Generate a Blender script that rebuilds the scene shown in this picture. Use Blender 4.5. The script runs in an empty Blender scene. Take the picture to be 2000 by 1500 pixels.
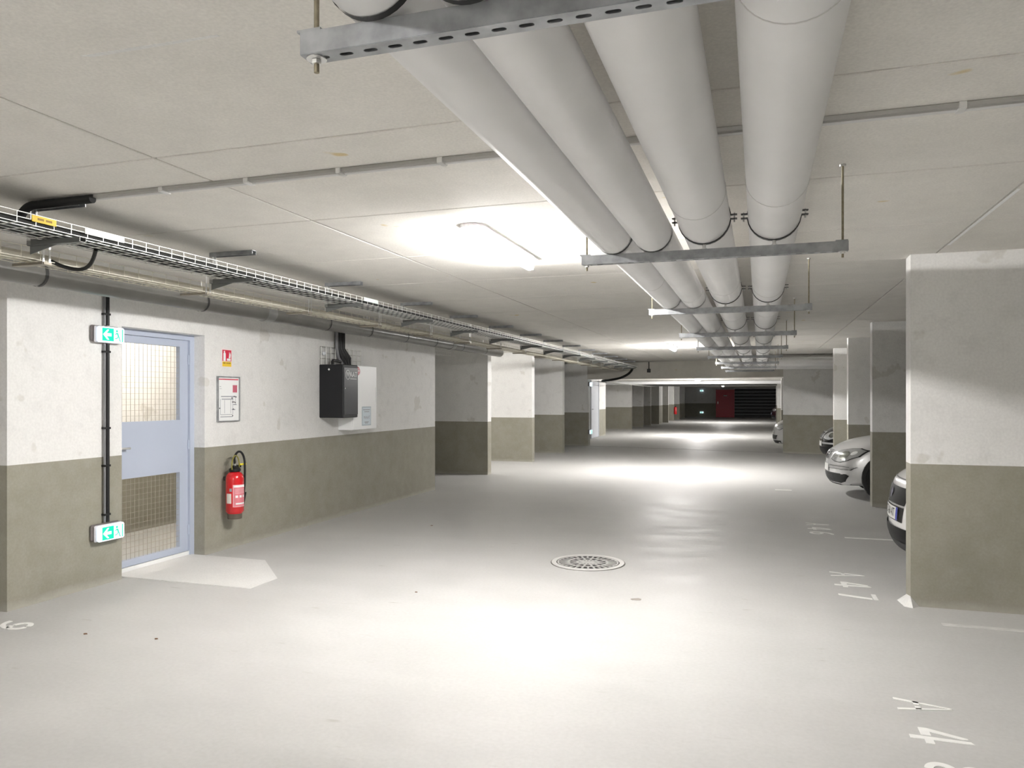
import bpy, bmesh, math, random
from mathutils import Vector, Matrix
from mathutils.bvhtree import BVHTree

random.seed(7)
S = bpy.context.scene
COL = S.collection
PI = math.pi

# ------------------------------------------------------------------ camera
THETA = math.atan((1482 - 1000) / 1480.0)
cam_d = bpy.data.cameras.new('camera')
cam_d.sensor_width = 36.0
cam_d.lens = 36.0 * 1480.0 / 2000.0
cam_d.shift_y = 25.0 / 2000.0
cam_d.clip_start = 0.05
cam_d.clip_end = 200
cam = bpy.data.objects.new('camera', cam_d)
COL.objects.link(cam)
cam.location = (0, 0, 1.5)
cam.rotation_euler = (PI / 2, 0, THETA)
S.camera = cam

# ------------------------------------------------------------------ world, exposure
try:
    S.cycles.max_bounces = 16
    S.cycles.diffuse_bounces = 12
    S.cycles.glossy_bounces = 4
except Exception:
    pass
w = bpy.data.worlds.new('world')
S.world = w
w.use_nodes = True
w.node_tree.nodes['Background'].inputs[0].default_value = (0.5, 0.5, 0.5, 1)
w.node_tree.nodes['Background'].inputs[1].default_value = 0.02
S.view_settings.view_transform = 'Standard'
S.view_settings.look = 'None'
S.view_settings.gamma = 1
S.view_settings.use_curve_mapping = False
S.view_settings.exposure = 3.22
LAMP = 42.0            # emission strength of the ceiling lamp diffusers

# ------------------------------------------------------------------ materials
MATS = {}


def nt(name):
    m = bpy.data.materials.new(name)
    m.use_nodes = True
    return m, m.node_tree.nodes, m.node_tree.links, m.node_tree.nodes['Principled BSDF']


def mat(name, col, rough=0.5, metal=0.0, emit=None, estr=0.0, noise=0.0, scale=8.0, coat=0.0, bump=0.0):
    if name in MATS:
        return MATS[name]
    m, N, L, b = nt(name)
    b.inputs['Base Color'].default_value = (*col, 1)
    b.inputs['Roughness'].default_value = rough
    b.inputs['Metallic'].default_value = metal
    if coat:
        b.inputs['Coat Weight'].default_value = coat
        b.inputs['Coat Roughness'].default_value = 0.05
    if emit:
        b.inputs['Emission Color'].default_value = (*emit, 1)
        b.inputs['Emission Strength'].default_value = estr
    if noise or bump:
        tc = N.new('ShaderNodeTexCoord')
        n = N.new('ShaderNodeTexNoise')
        n.inputs['Scale'].default_value = scale
        n.inputs['Detail'].default_value = 6
        L.new(tc.outputs['Object'], n.inputs['Vector'])
        if noise:
            r = N.new('ShaderNodeValToRGB')
            r.color_ramp.elements[0].position = 0.3
            r.color_ramp.elements[1].position = 0.7
            r.color_ramp.elements[0].color = (*[c * (1 - noise) for c in col], 1)
            r.color_ramp.elements[1].color = (*[min(1, c * (1 + noise)) for c in col], 1)
            L.new(n.outputs['Fac'], r.inputs['Fac'])
            L.new(r.outputs['Color'], b.inputs['Base Color'])
        if bump:
            bp = N.new('ShaderNodeBump')
            bp.inputs['Strength'].default_value = bump
            bp.inputs['Distance'].default_value = 0.004
            L.new(n.outputs['Fac'], bp.inputs['Height'])
            L.new(bp.outputs['Normal'], b.inputs['Normal'])
    MATS[name] = m
    return m


def noise_node(N, L, vec, scale, detail=5, rough=0.55, stretch=None):
    if stretch:
        mp = N.new('ShaderNodeMapping')
        mp.inputs['Scale'].default_value = stretch
        L.new(vec, mp.inputs['Vector'])
        vec = mp.outputs['Vector']
    n = N.new('ShaderNodeTexNoise')
    n.inputs['Scale'].default_value = scale
    n.inputs['Detail'].default_value = detail
    n.inputs['Roughness'].default_value = rough
    L.new(vec, n.inputs['Vector'])
    return n.outputs['Fac']


def ramp(N, L, fac, p0, c0, p1, c1):
    r = N.new('ShaderNodeValToRGB')
    r.color_ramp.elements[0].position = p0
    r.color_ramp.elements[1].position = p1
    r.color_ramp.elements[0].color = (*c0, 1)
    r.color_ramp.elements[1].color = (*c1, 1)
    L.new(fac, r.inputs['Fac'])
    return r.outputs['Color']


def mix(N, L, a, b_, fac, mode='MIX'):
    mx = N.new('ShaderNodeMix')
    mx.data_type = 'RGBA'
    mx.blend_type = mode
    if isinstance(fac, (int, float)):
        mx.inputs[0].default_value = fac
    else:
        L.new(fac, mx.inputs[0])
    L.new(a, mx.inputs[6])
    L.new(b_, mx.inputs[7])
    return mx.outputs[2]


def wall_material(name, white, grey, line=1.02):
    """Concrete painted pale above and grey-olive below a paint line at a fixed height."""
    m, N, L, b = nt(name)
    g = N.new('ShaderNodeNewGeometry')
    pos = g.outputs['Position']
    big = noise_node(N, L, pos, 1.3, 4)
    med = noise_node(N, L, pos, 6.0, 6, 0.65)
    fine = noise_node(N, L, pos, 60.0, 3)
    wc = mix(N, L, ramp(N, L, big, 0.3, [c * 0.93 for c in white], 0.7, white),
             ramp(N, L, med, 0.28, [c * 0.82 for c in white], 0.5, white), 0.5)
    gc = mix(N, L, ramp(N, L, big, 0.3, [c * 0.85 for c in grey], 0.7, [c * 1.12 for c in grey]),
             ramp(N, L, med, 0.3, [grey[0] * 0.85, grey[1] * 0.85, grey[2] * 0.75], 0.7, [c * 1.15 for c in grey]), 0.5)
    # damp / filler spots of irregular shape
    sp = noise_node(N, L, pos, 2.6, 3, 0.5)
    spot = ramp(N, L, sp, 0.655, (1, 1, 1), 0.675, (0.86, 0.85, 0.825))
    wc = mix(N, L, wc, spot, 1.0, 'MULTIPLY')
    sep = N.new('ShaderNodeSeparateXYZ')
    L.new(pos, sep.inputs[0])
    gt = N.new('ShaderNodeMath')
    gt.operation = 'GREATER_THAN'
    gt.inputs[1].default_value = line
    L.new(sep.outputs['Z'], gt.inputs[0])
    c = mix(N, L, gc, wc, gt.outputs[0])
    c = mix(N, L, c, ramp(N, L, fine, 0.3, (0.9, 0.9, 0.9), 0.7, (1, 1, 1)), 1.0, 'MULTIPLY')
    # scuffed, splashed foot of the wall
    ft = N.new('ShaderNodeMath')
    ft.operation = 'MULTIPLY_ADD'
    L.new(med, ft.inputs[0])
    ft.inputs[1].default_value = 0.12
    L.new(sep.outputs['Z'], ft.inputs[2])
    foot = ramp(N, L, ft.outputs[0], 0.07, (1, 1, 1), 0.12, (0, 0, 0))
    mxf = N.new('ShaderNodeRGB')
    mxf.outputs[0].default_value = (0.48, 0.46, 0.42, 1)
    fm = N.new('ShaderNodeMath')
    fm.operation = 'MULTIPLY'
    fm.inputs[1].default_value = 0.5
    L.new(foot, fm.inputs[0])
    c = mix(N, L, c, mxf.outputs[0], fm.outputs[0])
    L.new(c, b.inputs['Base Color'])
    b.inputs['Roughness'].default_value = 0.75
    bp = N.new('ShaderNodeBump')
    bp.inputs['Strength'].default_value = 0.25
    bp.inputs['Distance'].default_value = 0.004
    L.new(med, bp.inputs['Height'])
    L.new(bp.outputs['Normal'], b.inputs['Normal'])
    MATS[name] = m
    return m


def concrete_material(name, col, rough=0.85, amp=0.1, rust=True):
    m, N, L, b = nt(name)
    g = N.new('ShaderNodeNewGeometry')
    pos = g.outputs['Position']
    big = noise_node(N, L, pos, 0.8, 4)
    med = noise_node(N, L, pos, 5.0, 6, 0.6)
    fine = noise_node(N, L, pos, 90.0, 3)
    c = mix(N, L, ramp(N, L, big, 0.3, [x * (1 - amp) for x in col], 0.7, [x * (1 + amp * .6) for x in col]),
            ramp(N, L, med, 0.3, [x * (1 - amp) for x in col], 0.7, [x * (1 + amp) for x in col]), 0.5)
    c = mix(N, L, c, ramp(N, L, fine, 0.3, (0.88, 0.88, 0.88), 0.7, (1, 1, 1)), 1.0, 'MULTIPLY')
    if rust:
        r = noise_node(N, L, pos, 4.5, 2, 0.5)
        c = mix(N, L, c, ramp(N, L, r, 0.74, (1, 1, 1), 0.78, (0.85, 0.72, 0.45)), 1.0, 'MULTIPLY')
    L.new(c, b.inputs['Base Color'])
    b.inputs['Roughness'].default_value = rough
    bp = N.new('ShaderNodeBump')
    bp.inputs['Strength'].default_value = 0.2
    bp.inputs['Distance'].default_value = 0.003
    L.new(fine, bp.inputs['Height'])
    L.new(bp.outputs['Normal'], b.inputs['Normal'])
    MATS[name] = m
    return m


def floor_material(name, col):
    m, N, L, b = nt(name)
    g = N.new('ShaderNodeNewGeometry')
    pos = g.outputs['Position']
    big = noise_node(N, L, pos, 0.45, 4, 0.5, (1.0, 0.6, 1.0))
    med = noise_node(N, L, pos, 2.2, 6, 0.6, (0.6, 1.4, 1.0))
    fine = noise_node(N, L, pos, 45.0, 4)
    c = mix(N, L, ramp(N, L, big, 0.32, [col[0] * .84, col[1] * .84, col[2] * .84], 0.62, col),
            ramp(N, L, med, 0.3, [x * .88 for x in col], 0.65, [x * 1.06 for x in col]), 0.5)
    c = mix(N, L, c, ramp(N, L, fine, 0.3, (0.93, 0.93, 0.93), 0.65, (1, 1, 1)), 1.0, 'MULTIPLY')
    v = noise_node(N, L, pos, 9.0, 2, 0.4, (0.5, 1.5, 1.0))
    c = mix(N, L, c, ramp(N, L, v, 0.72, (1, 1, 1), 0.8, (0.82, 0.81, 0.78)), 1.0, 'MULTIPLY')
    L.new(c, b.inputs['Base Color'])
    rr = ramp(N, L, med, 0.3, (0.46, 0.46, 0.46), 0.7, (0.62, 0.62, 0.62))
    L.new(rr, b.inputs['Roughness'])
    bp = N.new('ShaderNodeBump')
    bp.inputs['Strength'].default_value = 0.08
    bp.inputs['Distance'].default_value = 0.004
    L.new(med, bp.inputs['Height'])
    L.new(bp.outputs['Normal'], b.inputs['Normal'])
    MATS[name] = m
    return m


WALL = wall_material('painted_concrete', (0.80, 0.795, 0.782), (0.315, 0.30, 0.252))
CEIL = concrete_material('slab_concrete', (0.765, 0.742, 0.70), 0.9, 0.08)
BEAM = concrete_material('beam_concrete', (0.62, 0.60, 0.55), 0.9, 0.1)
FLOOR = floor_material('sealed_floor', (0.545, 0.542, 0.532))
PALECON = concrete_material('pale_concrete', (0.76, 0.755, 0.74), 0.7, 0.06, False)
GALV = mat('galvanised', (0.36, 0.37, 0.385), 0.42, 0.7, noise=0.22, scale=22)
STEEL = mat('zinc_bright', (0.74, 0.74, 0.73), 0.3, 0.8)
RUSTY = mat('threaded_steel', (0.32, 0.28, 0.2), 0.55, 0.6, noise=0.2, scale=60)
DARKST = mat('dark_steel', (0.05, 0.05, 0.05), 0.5, 0.4)
PIPE = mat('insulation_jacket', (0.77, 0.765, 0.765), 0.42, 0.0, noise=0.04, scale=2.5)
SEAM = mat('jacket_seam', (0.58, 0.57, 0.56), 0.4)
PVC = mat('grey_pvc', (0.17, 0.165, 0.155), 0.33, noise=0.12, scale=4)
BLACK = mat('black_plastic', (0.005, 0.005, 0.006), 0.5)
RUBBER = mat('rubber', (0.008, 0.008, 0.008), 0.8)
CABLE = mat('cable_black', (0.008, 0.009, 0.008), 0.5)
CABLEG = mat('cable_green_grey', (0.06, 0.085, 0.075), 0.5)
WIRE = mat('tray_wire', (0.80, 0.80, 0.78), 0.35, 0.35)
WIRET = mat('tray_wire_tan', (0.72, 0.69, 0.60), 0.5, 0.1)
LABELW = mat('white_label', (0.85, 0.86, 0.86), 0.5)
YELLOW = mat('yellow_label', (0.85, 0.58, 0.03), 0.5)
INK = mat('ink', (0.03, 0.03, 0.035), 0.6)
GREYINK = mat('grey_ink', (0.35, 0.36, 0.40), 0.6)
DOORB = mat('door_blue_grey', (0.46, 0.51, 0.62), 0.45)
WHITEP = mat('white_powder_coat', (0.92, 0.93, 0.94), 0.4)
BLACKP = mat('black_powder_coat', (0.005, 0.0055, 0.008), 0.5)
RED = mat('extinguisher_red', (0.62, 0.012, 0.018), 0.22, coat=0.6)
REDS = mat('sign_red', (0.62, 0.01, 0.05), 0.45)
PINK = mat('label_pink', (0.80, 0.42, 0.45), 0.5)
GREEN = mat('sign_green', (0.0, 0.50, 0.30), 0.4, emit=(0.0, 0.62, 0.38), estr=0.085)
SIGNW = mat('sign_white_lit', (0.8, 0.85, 0.88), 0.4, emit=(0.72, 0.92, 1.0), estr=0.13)
SIGNB = mat('sign_body', (0.62, 0.60, 0.64), 0.5)
PAINTW = mat('floor_paint', (0.88, 0.88, 0.86), 0.55, noise=0.04, scale=20)
CAST = mat('cast_iron', (0.66, 0.645, 0.64), 0.4, 0.3, noise=0.18, scale=30)
PIT = mat('drain_pit', (0.02, 0.018, 0.018), 0.8)
REDDOOR = mat('red_door_paint', (0.52, 0.025, 0.05), 0.4)
GATE = mat('gate_dark', (0.012, 0.012, 0.016), 0.5)
CHROME = mat('chrome', (0.82, 0.82, 0.84), 0.12, 1.0)
SILVERCAR = mat('car_silver', (0.74, 0.74, 0.75), 0.32, 0.35, coat=0.7)
WHITECAR = mat('car_white', (0.84, 0.83, 0.83), 0.25, 0.0, coat=0.7)
DARKCAR = mat('car_dark', (0.012, 0.012, 0.014), 0.2, 0.2, coat=0.7)
BURGCAR = mat('car_burgundy', (0.03, 0.01, 0.014), 0.2, 0.2, coat=0.7)
GLASSD = mat('car_glass', (0.02, 0.022, 0.025), 0.05, 0.0, coat=0.5)
LENS = mat('headlamp_lens', (0.66, 0.67, 0.68), 0.12, 0.5, coat=0.8)
LENSD = mat('headlamp_inner', (0.30, 0.31, 0.28), 0.2, 0.8, coat=0.6)
PLATE = mat('number_plate', (0.86, 0.86, 0.84), 0.4)
BLUE = mat('plate_blue', (0.03, 0.05, 0.42), 0.4)
GREYPL = mat('grey_bumper_plastic', (0.06, 0.06, 0.063), 0.55)


def emissive(name, col, strength):
    m, N, L, b = nt(name)
    N.remove(b)
    e = N.new('ShaderNodeEmission')
    e.inputs[0].default_value = (*col, 1)
    e.inputs[1].default_value = strength
    L.new(e.outputs[0], N['Material Output'].inputs[0])
    MATS[name] = m
    return m


DIFF = emissive('lamp_diffuser', (1.0, 0.98, 0.945), LAMP * 0.88)
DIFF3 = emissive('lamp_diffuser_rear', (1.0, 0.98, 0.945), LAMP * 2.6)
DIFF4 = emissive('lamp_diffuser_dim', (1.0, 0.98, 0.945), LAMP * 0.25)
DIFF2 = emissive('lamp_diffuser_bright', (1.0, 0.98, 0.945), LAMP * 1.4)
DIFF_W = emissive('lamp_diffuser_warm', (1.0, 0.92, 0.80), LAMP * 0.20)


# ------------------------------------------------------------------ helpers
def tag(o, label=None, cat=None, group=None, kind=None):
    if label:
        o['label'] = label
    if cat:
        o['category'] = cat
    if group:
        o['group'] = group
    if kind:
        o['kind'] = kind
    return o


def empty(name, loc=(0, 0, 0), label=None, cat=None, group=None, rz=0.0):
    o = bpy.data.objects.new(name, None)
    o.empty_display_size = 0.1
    o.location = loc
    o.rotation_euler = (0, 0, rz)
    COL.objects.link(o)
    return tag(o, label, cat, group)


class MB:
    """collects simple shapes into one mesh"""

    def __init__(self):
        self.v = []
        self.f = []

    def add(self, vs, fs):
        k = len(self.v)
        self.v += [tuple(p) for p in vs]
        self.f += [tuple(i + k for i in f) for f in fs]
        return self

    def box(self, x0, x1, y0, y1, z0, z1):
        return self.add([(x0, y0, z0), (x1, y0, z0), (x1, y1, z0), (x0, y1, z0),
                         (x0, y0, z1), (x1, y0, z1), (x1, y1, z1), (x0, y1, z1)],
                        [(3, 2, 1, 0), (4, 5, 6, 7), (0, 1, 5, 4), (1, 2, 6, 5), (2, 3, 7, 6), (3, 0, 4, 7)])

    def bbox(self, x0, x1, y0, y1, z0, z1, b):
        """chamfered box"""
        X, Y, Z = (x0, x1), (y0, y1), (z0, z1)
        vs = {}
        pts = []
        for i in (0, 1):
            for j in (0, 1):
                for k in (0, 1):
                    sx, sy, sz = (1, -1)[i], (1, -1)[j], (1, -1)[k]
                    for ax in range(3):
                        p = [X[i] + sx * b, Y[j] + sy * b, Z[k] + sz * b]
                        p[ax] = (X[i], Y[j], Z[k])[ax]
                        vs[(i, j, k, ax)] = len(pts)
                        pts.append(p)
        fs = []
        q = [(0, 0), (1, 0), (1, 1), (0, 1)]
        for e in (0, 1):
            fs.append([vs[(e, a, c, 0)] for a, c in q])
            fs.append([vs[(a, e, c, 1)] for a, c in q])
            fs.append([vs[(a, c, e, 2)] for a, c in q])
        for a in (0, 1):
            for c in (0, 1):
                fs.append([vs[(0, a, c, 1)], vs[(1, a, c, 1)], vs[(1, a, c, 2)], vs[(0, a, c, 2)]])
                fs.append([vs[(a, 0, c, 0)], vs[(a, 1, c, 0)], vs[(a, 1, c, 2)], vs[(a, 0, c, 2)]])
                fs.append([vs[(a, c, 0, 0)], vs[(a, c, 1, 0)], vs[(a, c, 1, 1)], vs[(a, c, 0, 1)]])
        for i in (0, 1):
            for j in (0, 1):
                for k in (0, 1):
                    fs.append([vs[(i, j, k, 0)], vs[(i, j, k, 1)], vs[(i, j, k, 2)]])
        return self.add(pts, fs)

    def tube(self, pts, r, n=8, cap=True, closed=False):
        pts = [Vector(p) for p in pts]
        m = len(pts)
        vs = []
        prev = None
        for i, p in enumerate(pts):
            if closed:
                t = (pts[(i + 1) % m] - pts[i - 1]).normalized()
            else:
                a = pts[max(i - 1, 0)]
                b = pts[min(i + 1, m - 1)]
                t = (b - a).normalized()
            if prev is None:
                up = Vector((0, 0, 1)) if abs(t.z) < 0.9 else Vector((1, 0, 0))
                nrm = (up - t * up.dot(t)).normalized()
            else:
                nrm = (prev - t * prev.dot(t)).normalized()
            prev = nrm
            bn = t.cross(nrm)
            rr = r[i] if isinstance(r, (list, tuple)) else r
            for k in range(n):
                a = 2 * PI * k / n
                vs.append(p + nrm * (math.cos(a) * rr) + bn * (math.sin(a) * rr))
        fs = []
        rng = m if closed else m - 1
        for i in range(rng):
            j = (i + 1) % m
            for k in range(n):
                k2 = (k + 1) % n
                fs.append((i * n + k, i * n + k2, j * n + k2, j * n + k))
        if cap and not closed:
            fs.append(tuple(range(n))[::-1])
            fs.append(tuple((m - 1) * n + k for k in range(n)))
        return self.add(vs, fs)

    def lathe(self, prof, c=(0, 0, 0), n=24, axis='z'):
        vs = []
        for (r, h) in prof:
            for k in range(n):
                a = 2 * PI * k / n
                if axis == 'z':
                    vs.append((c[0] + r * math.cos(a), c[1] + r * math.sin(a), c[2] + h))
                elif axis == 'y':
                    vs.append((c[0] + r * math.cos(a), c[1] + h, c[2] + r * math.sin(a)))
                else:
                    vs.append((c[0] + h, c[1] + r * math.cos(a), c[2] + r * math.sin(a)))
        fs = []
        for i in range(len(prof) - 1):
            for k in range(n):
                k2 = (k + 1) % n
                fs.append((i * n + k, i * n + k2, (i + 1) * n + k2, (i + 1) * n + k))
        fs.append(tuple(range(n))[::-1])
        fs.append(tuple((len(prof) - 1) * n + k for k in range(n)))
        return self.add(vs, fs)

    def prism(self, poly, d0, d1, fn):
        """poly: 2D points; fn(a,b,d)->xyz"""
        n = len(poly)
        vs = [fn(a, b, d0) for a, b in poly] + [fn(a, b, d1) for a, b in poly]
        fs = [tuple(range(n)), tuple(range(2 * n - 1, n - 1, -1))]
        for i in range(n):
            j = (i + 1) % n
            fs.append((i, i + n, j + n, j))
        return self.add(vs, fs)

    def build(self, name, m, parent=None, smooth=False, label=None, cat=None, group=None, kind=None, loc=None):
        me = bpy.data.meshes.new(name)
        me.from_pydata(self.v, [], self.f)
        bm = bmesh.new()
        bm.from_mesh(me)
        bmesh.ops.recalc_face_normals(bm, faces=bm.faces)
        bm.to_mesh(me)
        bm.free()
        if m:
            me.materials.append(m)
        if smooth:
            for p in me.polygons:
                p.use_smooth = True
            try:
                me.set_sharp_from_angle(angle=math.radians(40))
            except Exception:
                pass
        o = bpy.data.objects.new(name, me)
        COL.objects.link(o)
        if parent:
            o.parent = parent
        if loc:
            o.location = loc
        return tag(o, label, cat, group, kind)


def copy_tree(o, parent=None):
    c = o.copy()
    COL.objects.link(c)
    c.parent = parent
    for ch in list(o.children):
        copy_tree(ch, c)
    return c


def text_mesh(s, size):
    cu = bpy.data.curves.new('lettering', 'FONT')
    cu.body = s
    cu.size = size
    cu.align_x = 'CENTER'
    cu.align_y = 'CENTER'
    cu.resolution_u = 3
    cu.extrude = 0.0004
    t = bpy.data.objects.new('lettering', cu)
    COL.objects.link(t)
    dg = bpy.context.evaluated_depsgraph_get()
    me = bpy.data.meshes.new_from_object(t.evaluated_get(dg))
    bpy.data.objects.remove(t)
    bpy.data.curves.remove(cu)
    return me


def text_obj(name, s, size, m, parent, mtx):
    me = text_mesh(s, size)
    me.transform(mtx)
    me.materials.clear()
    me.materials.append(m)
    o = bpy.data.objects.new(name, me)
    COL.objects.link(o)
    o.parent = parent
    return o


def frame_on_x(x, y, z, sx=1.0, sy=1.0):
    """matrix that stands 2D lettering on a face looking towards +X (reading along +Y)"""
    return Matrix(((0, 0, 1, x), (sx, 0, 0, y), (0, sy, 0, z), (0, 0, 0, 1)))


def frame_on_nx(x, y, z, sx=1.0, sy=1.0):
    """face looking towards -X: reading along -Y"""
    return Matrix(((0, 0, -1, x), (-sx, 0, 0, y), (0, sy, 0, z), (0, 0, 0, 1)))


HC = 2.52
XL = -4.98
WT = 0.18

# ================================================================== STRUCTURE
MB().box(-10.2, 6.6, -9.2, 60, -0.2, 0).build('floor', FLOOR, label='pale grey sealed concrete floor of the car park', kind='structure')

# ceiling: backing slab plus precast plates with open joints
ceil = MB().box(-10.2, 6.6, -9.2, 22.9, HC + 0.03, HC + 0.25).build(
    'ceiling', CEIL, label='concrete ceiling of precast plates over the near hall', kind='structure')
YC = [-9.2] + [2.61 - 1.2 * k for k in range(8, 0, -1)] + [2.61 + 1.2 * k for k in range(0, 16)] + [22.0]
XC = [-10.2, -6.12, -2.46, 1.2, 4.86, 6.6]
slab_cache = {}
for i in range(len(XC) - 1):
    for j in range(len(YC) - 1):
        wx, wy = round(XC[i + 1] - XC[i], 3), round(YC[j + 1] - YC[j], 3)
        key = (wx, wy)
        g = 0.0055
        if key not in slab_cache:
            o = MB().bbox(-wx / 2 + g, wx / 2 - g, -wy / 2 + g, wy / 2 - g, 0, 0.03, 0.003).build('slab_plate', CEIL, ceil)
            slab_cache[key] = o.data
        else:
            o = bpy.data.objects.new('slab_plate', slab_cache[key])
            COL.objects.link(o)
            o.parent = ceil
        o.location = ((XC[i] + XC[i + 1]) / 2, (YC[j] + YC[j + 1]) / 2, HC)
HF = 2.17
MB().box(-10.2, 6.6, 22.9, 60, HF, HF + 0.4).build('ceiling_far', CEIL, label='lower concrete ceiling beyond the lintel', kind='structure')

# outer shell
MB().box(-10.2, -10.0, -9.2, 60, 0, HC).build('wall_left_outer', WALL, label='outer wall at the back of the left bays', kind='structure')
MB().box(6.4, 6.6, -9.2, 60, 0, HC).build('wall_right_outer', WALL, label='outer wall at the back of the right bays', kind='structure')
MB().box(-10, 6.4, -9.2, -9.0, 0, HC).build('wall_back', WALL, label='wall behind the viewpoint', kind='structure')

# left room wall with door opening
DY0, DY1, DZ = 4.93, 5.91, 2.08
wl = MB()
wl.box(XL - 0.2, XL, 3.93, DY0, 0, HC)
wl.box(XL - 0.2, XL, DY1, 11.27, 0, HC)
wl.box(XL - 0.2, XL, DY0, DY1, DZ, HC)
wl.box(-10, XL - 0.2, 3.93, 4.13, 0, HC)
wl.box(-10, XL - 0.2, 11.07, 11.27, 0, HC)
wl.build('wall_left', WALL, label='two-tone wall with the mesh door and the fire extinguisher', kind='structure')
MB().box(-6.75, -6.6, 4.13, 11.07, 0, HC).build('wall_corridor', WALL, label='lit corridor wall seen through the mesh door', kind='structure')

# left bay partitions (end faces towards the aisle)
names = ['first partition after the long left wall', 'second partition of the left bays', 'third partition of the left bays',
         'fourth partition of the left bays, at the lintel']
for k, (y, nm) in enumerate(zip((13.72, 16.72, 19.58, 22.72), names)):
    MB().box(-10, XL + 0.02, y, y + (0.2 if k < 3 else 0.3), 0, HC).build('wall_left_partition', WALL, label=nm, kind='structure')

# right partitions
for (x, y, th, nm) in ((1.035, 6.05, 0.18, 'nearest right partition wall with a shadow across its white paint'),
                       (1.47, 11.34, 0.2, 'right partition wall between the white and the silver car'),
                       (1.47, 14.25, 0.2, 'narrow right partition just behind the silver car'),
                       (1.50, 17.2, 0.2, 'right partition wall between the silver and the dark car')):
    MB().box(x, 6.4, y, y + th, 0, HC).build('wall_right_partition', WALL, label=nm, kind='structure')

# mortar foot at the nearest partition corner
MB().add([(0.99, 6.02, 0.0), (1.04, 5.99, 0.0), (1.10, 6.06, 0.0), (1.06, 6.25, 0.0), (0.97, 6.2, 0.0), (1.034, 6.05, 0.07), (1.034, 6.2, 0.05)],
         [(0, 1, 5), (1, 2, 5), (2, 3, 6, 5), (3, 4, 6), (4, 0, 5, 6), (0, 4, 3, 2, 1)]).build(
    'trim_1', PALECON, label='pale mortar lump at the foot of the nearest partition', kind='structure')


# wall with the wide opening and lintel (slightly skewed)
def yfar(x):
    return 22.72 - (x - XL) * (1.25 / 5.6)


wf = MB()


def skew(x0, x1, z0, z1, th=0.3):
    a0, a1 = yfar(x0), yfar(x1)
    wf.add([(x0, a0, z0), (x1, a1, z0), (x1, a1 + th, z0), (x0, a0 + th, z0), (x0, a0, z1), (x1, a1, z1), (x1, a1 + th, z1), (x0, a0 + th, z1)],
           [(3, 2, 1, 0), (4, 5, 6, 7), (0, 1, 5, 4), (1, 2, 6, 5), (2, 3, 7, 6), (3, 0, 4, 7)])


skew(0.62, 6.4, 0, HC)
wf.build('wall_far_right', WALL, label='wall on the right of the wide opening, behind the dark car', kind='structure')
wf = MB()
skew(-4.98, 0.62, 2.035, HC)
wf.build('wall_lintel', BEAM, label='concrete lintel over the wide opening', kind='structure')
wf = MB()
skew(-4.96, 0.62, 0.0, 0.003, 0.03)
wf.build('trim_2', mat('joint_filler', (0.22, 0.21, 0.2), 0.8), label='dark floor joint below the lintel', kind='structure')

# far zone
FARL = [(-5.75, 29.4, 0.2), (-5.57, 34.9, 0.2), (-5.42, 37.5, 0.2), (-5.37, 39.9, 0.2), (-5.2, 42.0, 1.6), (-4.99, 44.6, 0.2), (-5.05, 48.0, 0.25), (-4.97, 50.9, 0.3), (-4.95, 54.5, 0.3)]
for k, (x, y, th) in enumerate(FARL):
    MB().box(-10, x, y, y + th, 0, HF).build('wall_far_left_partition', WALL, label='far left partition number %d beyond the lintel, counted from the lintel' % (k + 1), kind='structure')
MB().box(-5.95, -5.75, 23.0, 29.4, 0, HF).build('wall_far_left', WALL, label='short wall with the pale door beyond the lintel', kind='structure')
for (x, y, nm) in ((0.77, 29.0, 'first'), (0.74, 34.0, 'second'), (0.95, 40.0, 'third'), (0.95, 46.0, 'fourth')):
    MB().box(x, 6.4, y, y + 0.3, 0, HF).build('wall_far_right_partition', WALL, label='%s right partition beyond the lintel' % nm, kind='structure')
wfb = MB().box(-10, -2.95, 57.5, 57.7, 0, HF)
wfb.box(-1.72, 6.4, 57.5, 57.7, 2.1, HF)
wfb.box(-2.95, -1.72, 57.5, 57.7, 2.02, HF)
wfb.build('wall_far_end', WALL, label='dim end wall beside the red door', kind='structure')

# thin pale wedge on the floor in front of the mesh door
MB().add([(-5.15, 4.96, 0.0), (-5.15, 5.88, 0.0), (-4.98, 5.88, 0.0), (-4.3, 5.9, 0.0), (-3.78, 5.35, 0), (-3.78, 5.0, 0.0), (-4.98, 4.97, 0.0),
          (-5.15, 4.96, 0.012), (-5.15, 5.88, 0.012), (-4.98, 5.88, 0.012), (-4.3, 5.9, 0.004), (-3.78, 5.35, 0.0025), (-3.78, 5.0, 0.0025), (-4.98, 4.97, 0.012)],
         [(0, 1, 2, 3, 4, 5, 6), (7, 8, 9, 10, 11, 12, 13), (0, 7, 8, 1), (1, 8, 9, 2), (2, 9, 10, 3), (3, 10, 11, 4), (4, 11, 12, 5), (5, 12, 13, 6), (6, 13, 7, 0)]).build(
    'trim_3', PALECON, label='thin pale patch on the floor before the mesh door', kind='structure')


# ================================================================== LAMPS
def stadium(hw, hl, n=8):
    r = hw
    pts = []
    for k in range(n + 1):
        a = -PI + PI * k / n
        pts.append((math.cos(a) * r, -hl + r + math.sin(a) * r))
    for k in range(n + 1):
        a = PI * k / n
        pts.append((math.cos(a) * r, hl - r + math.sin(a) * r))
    return pts


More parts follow.
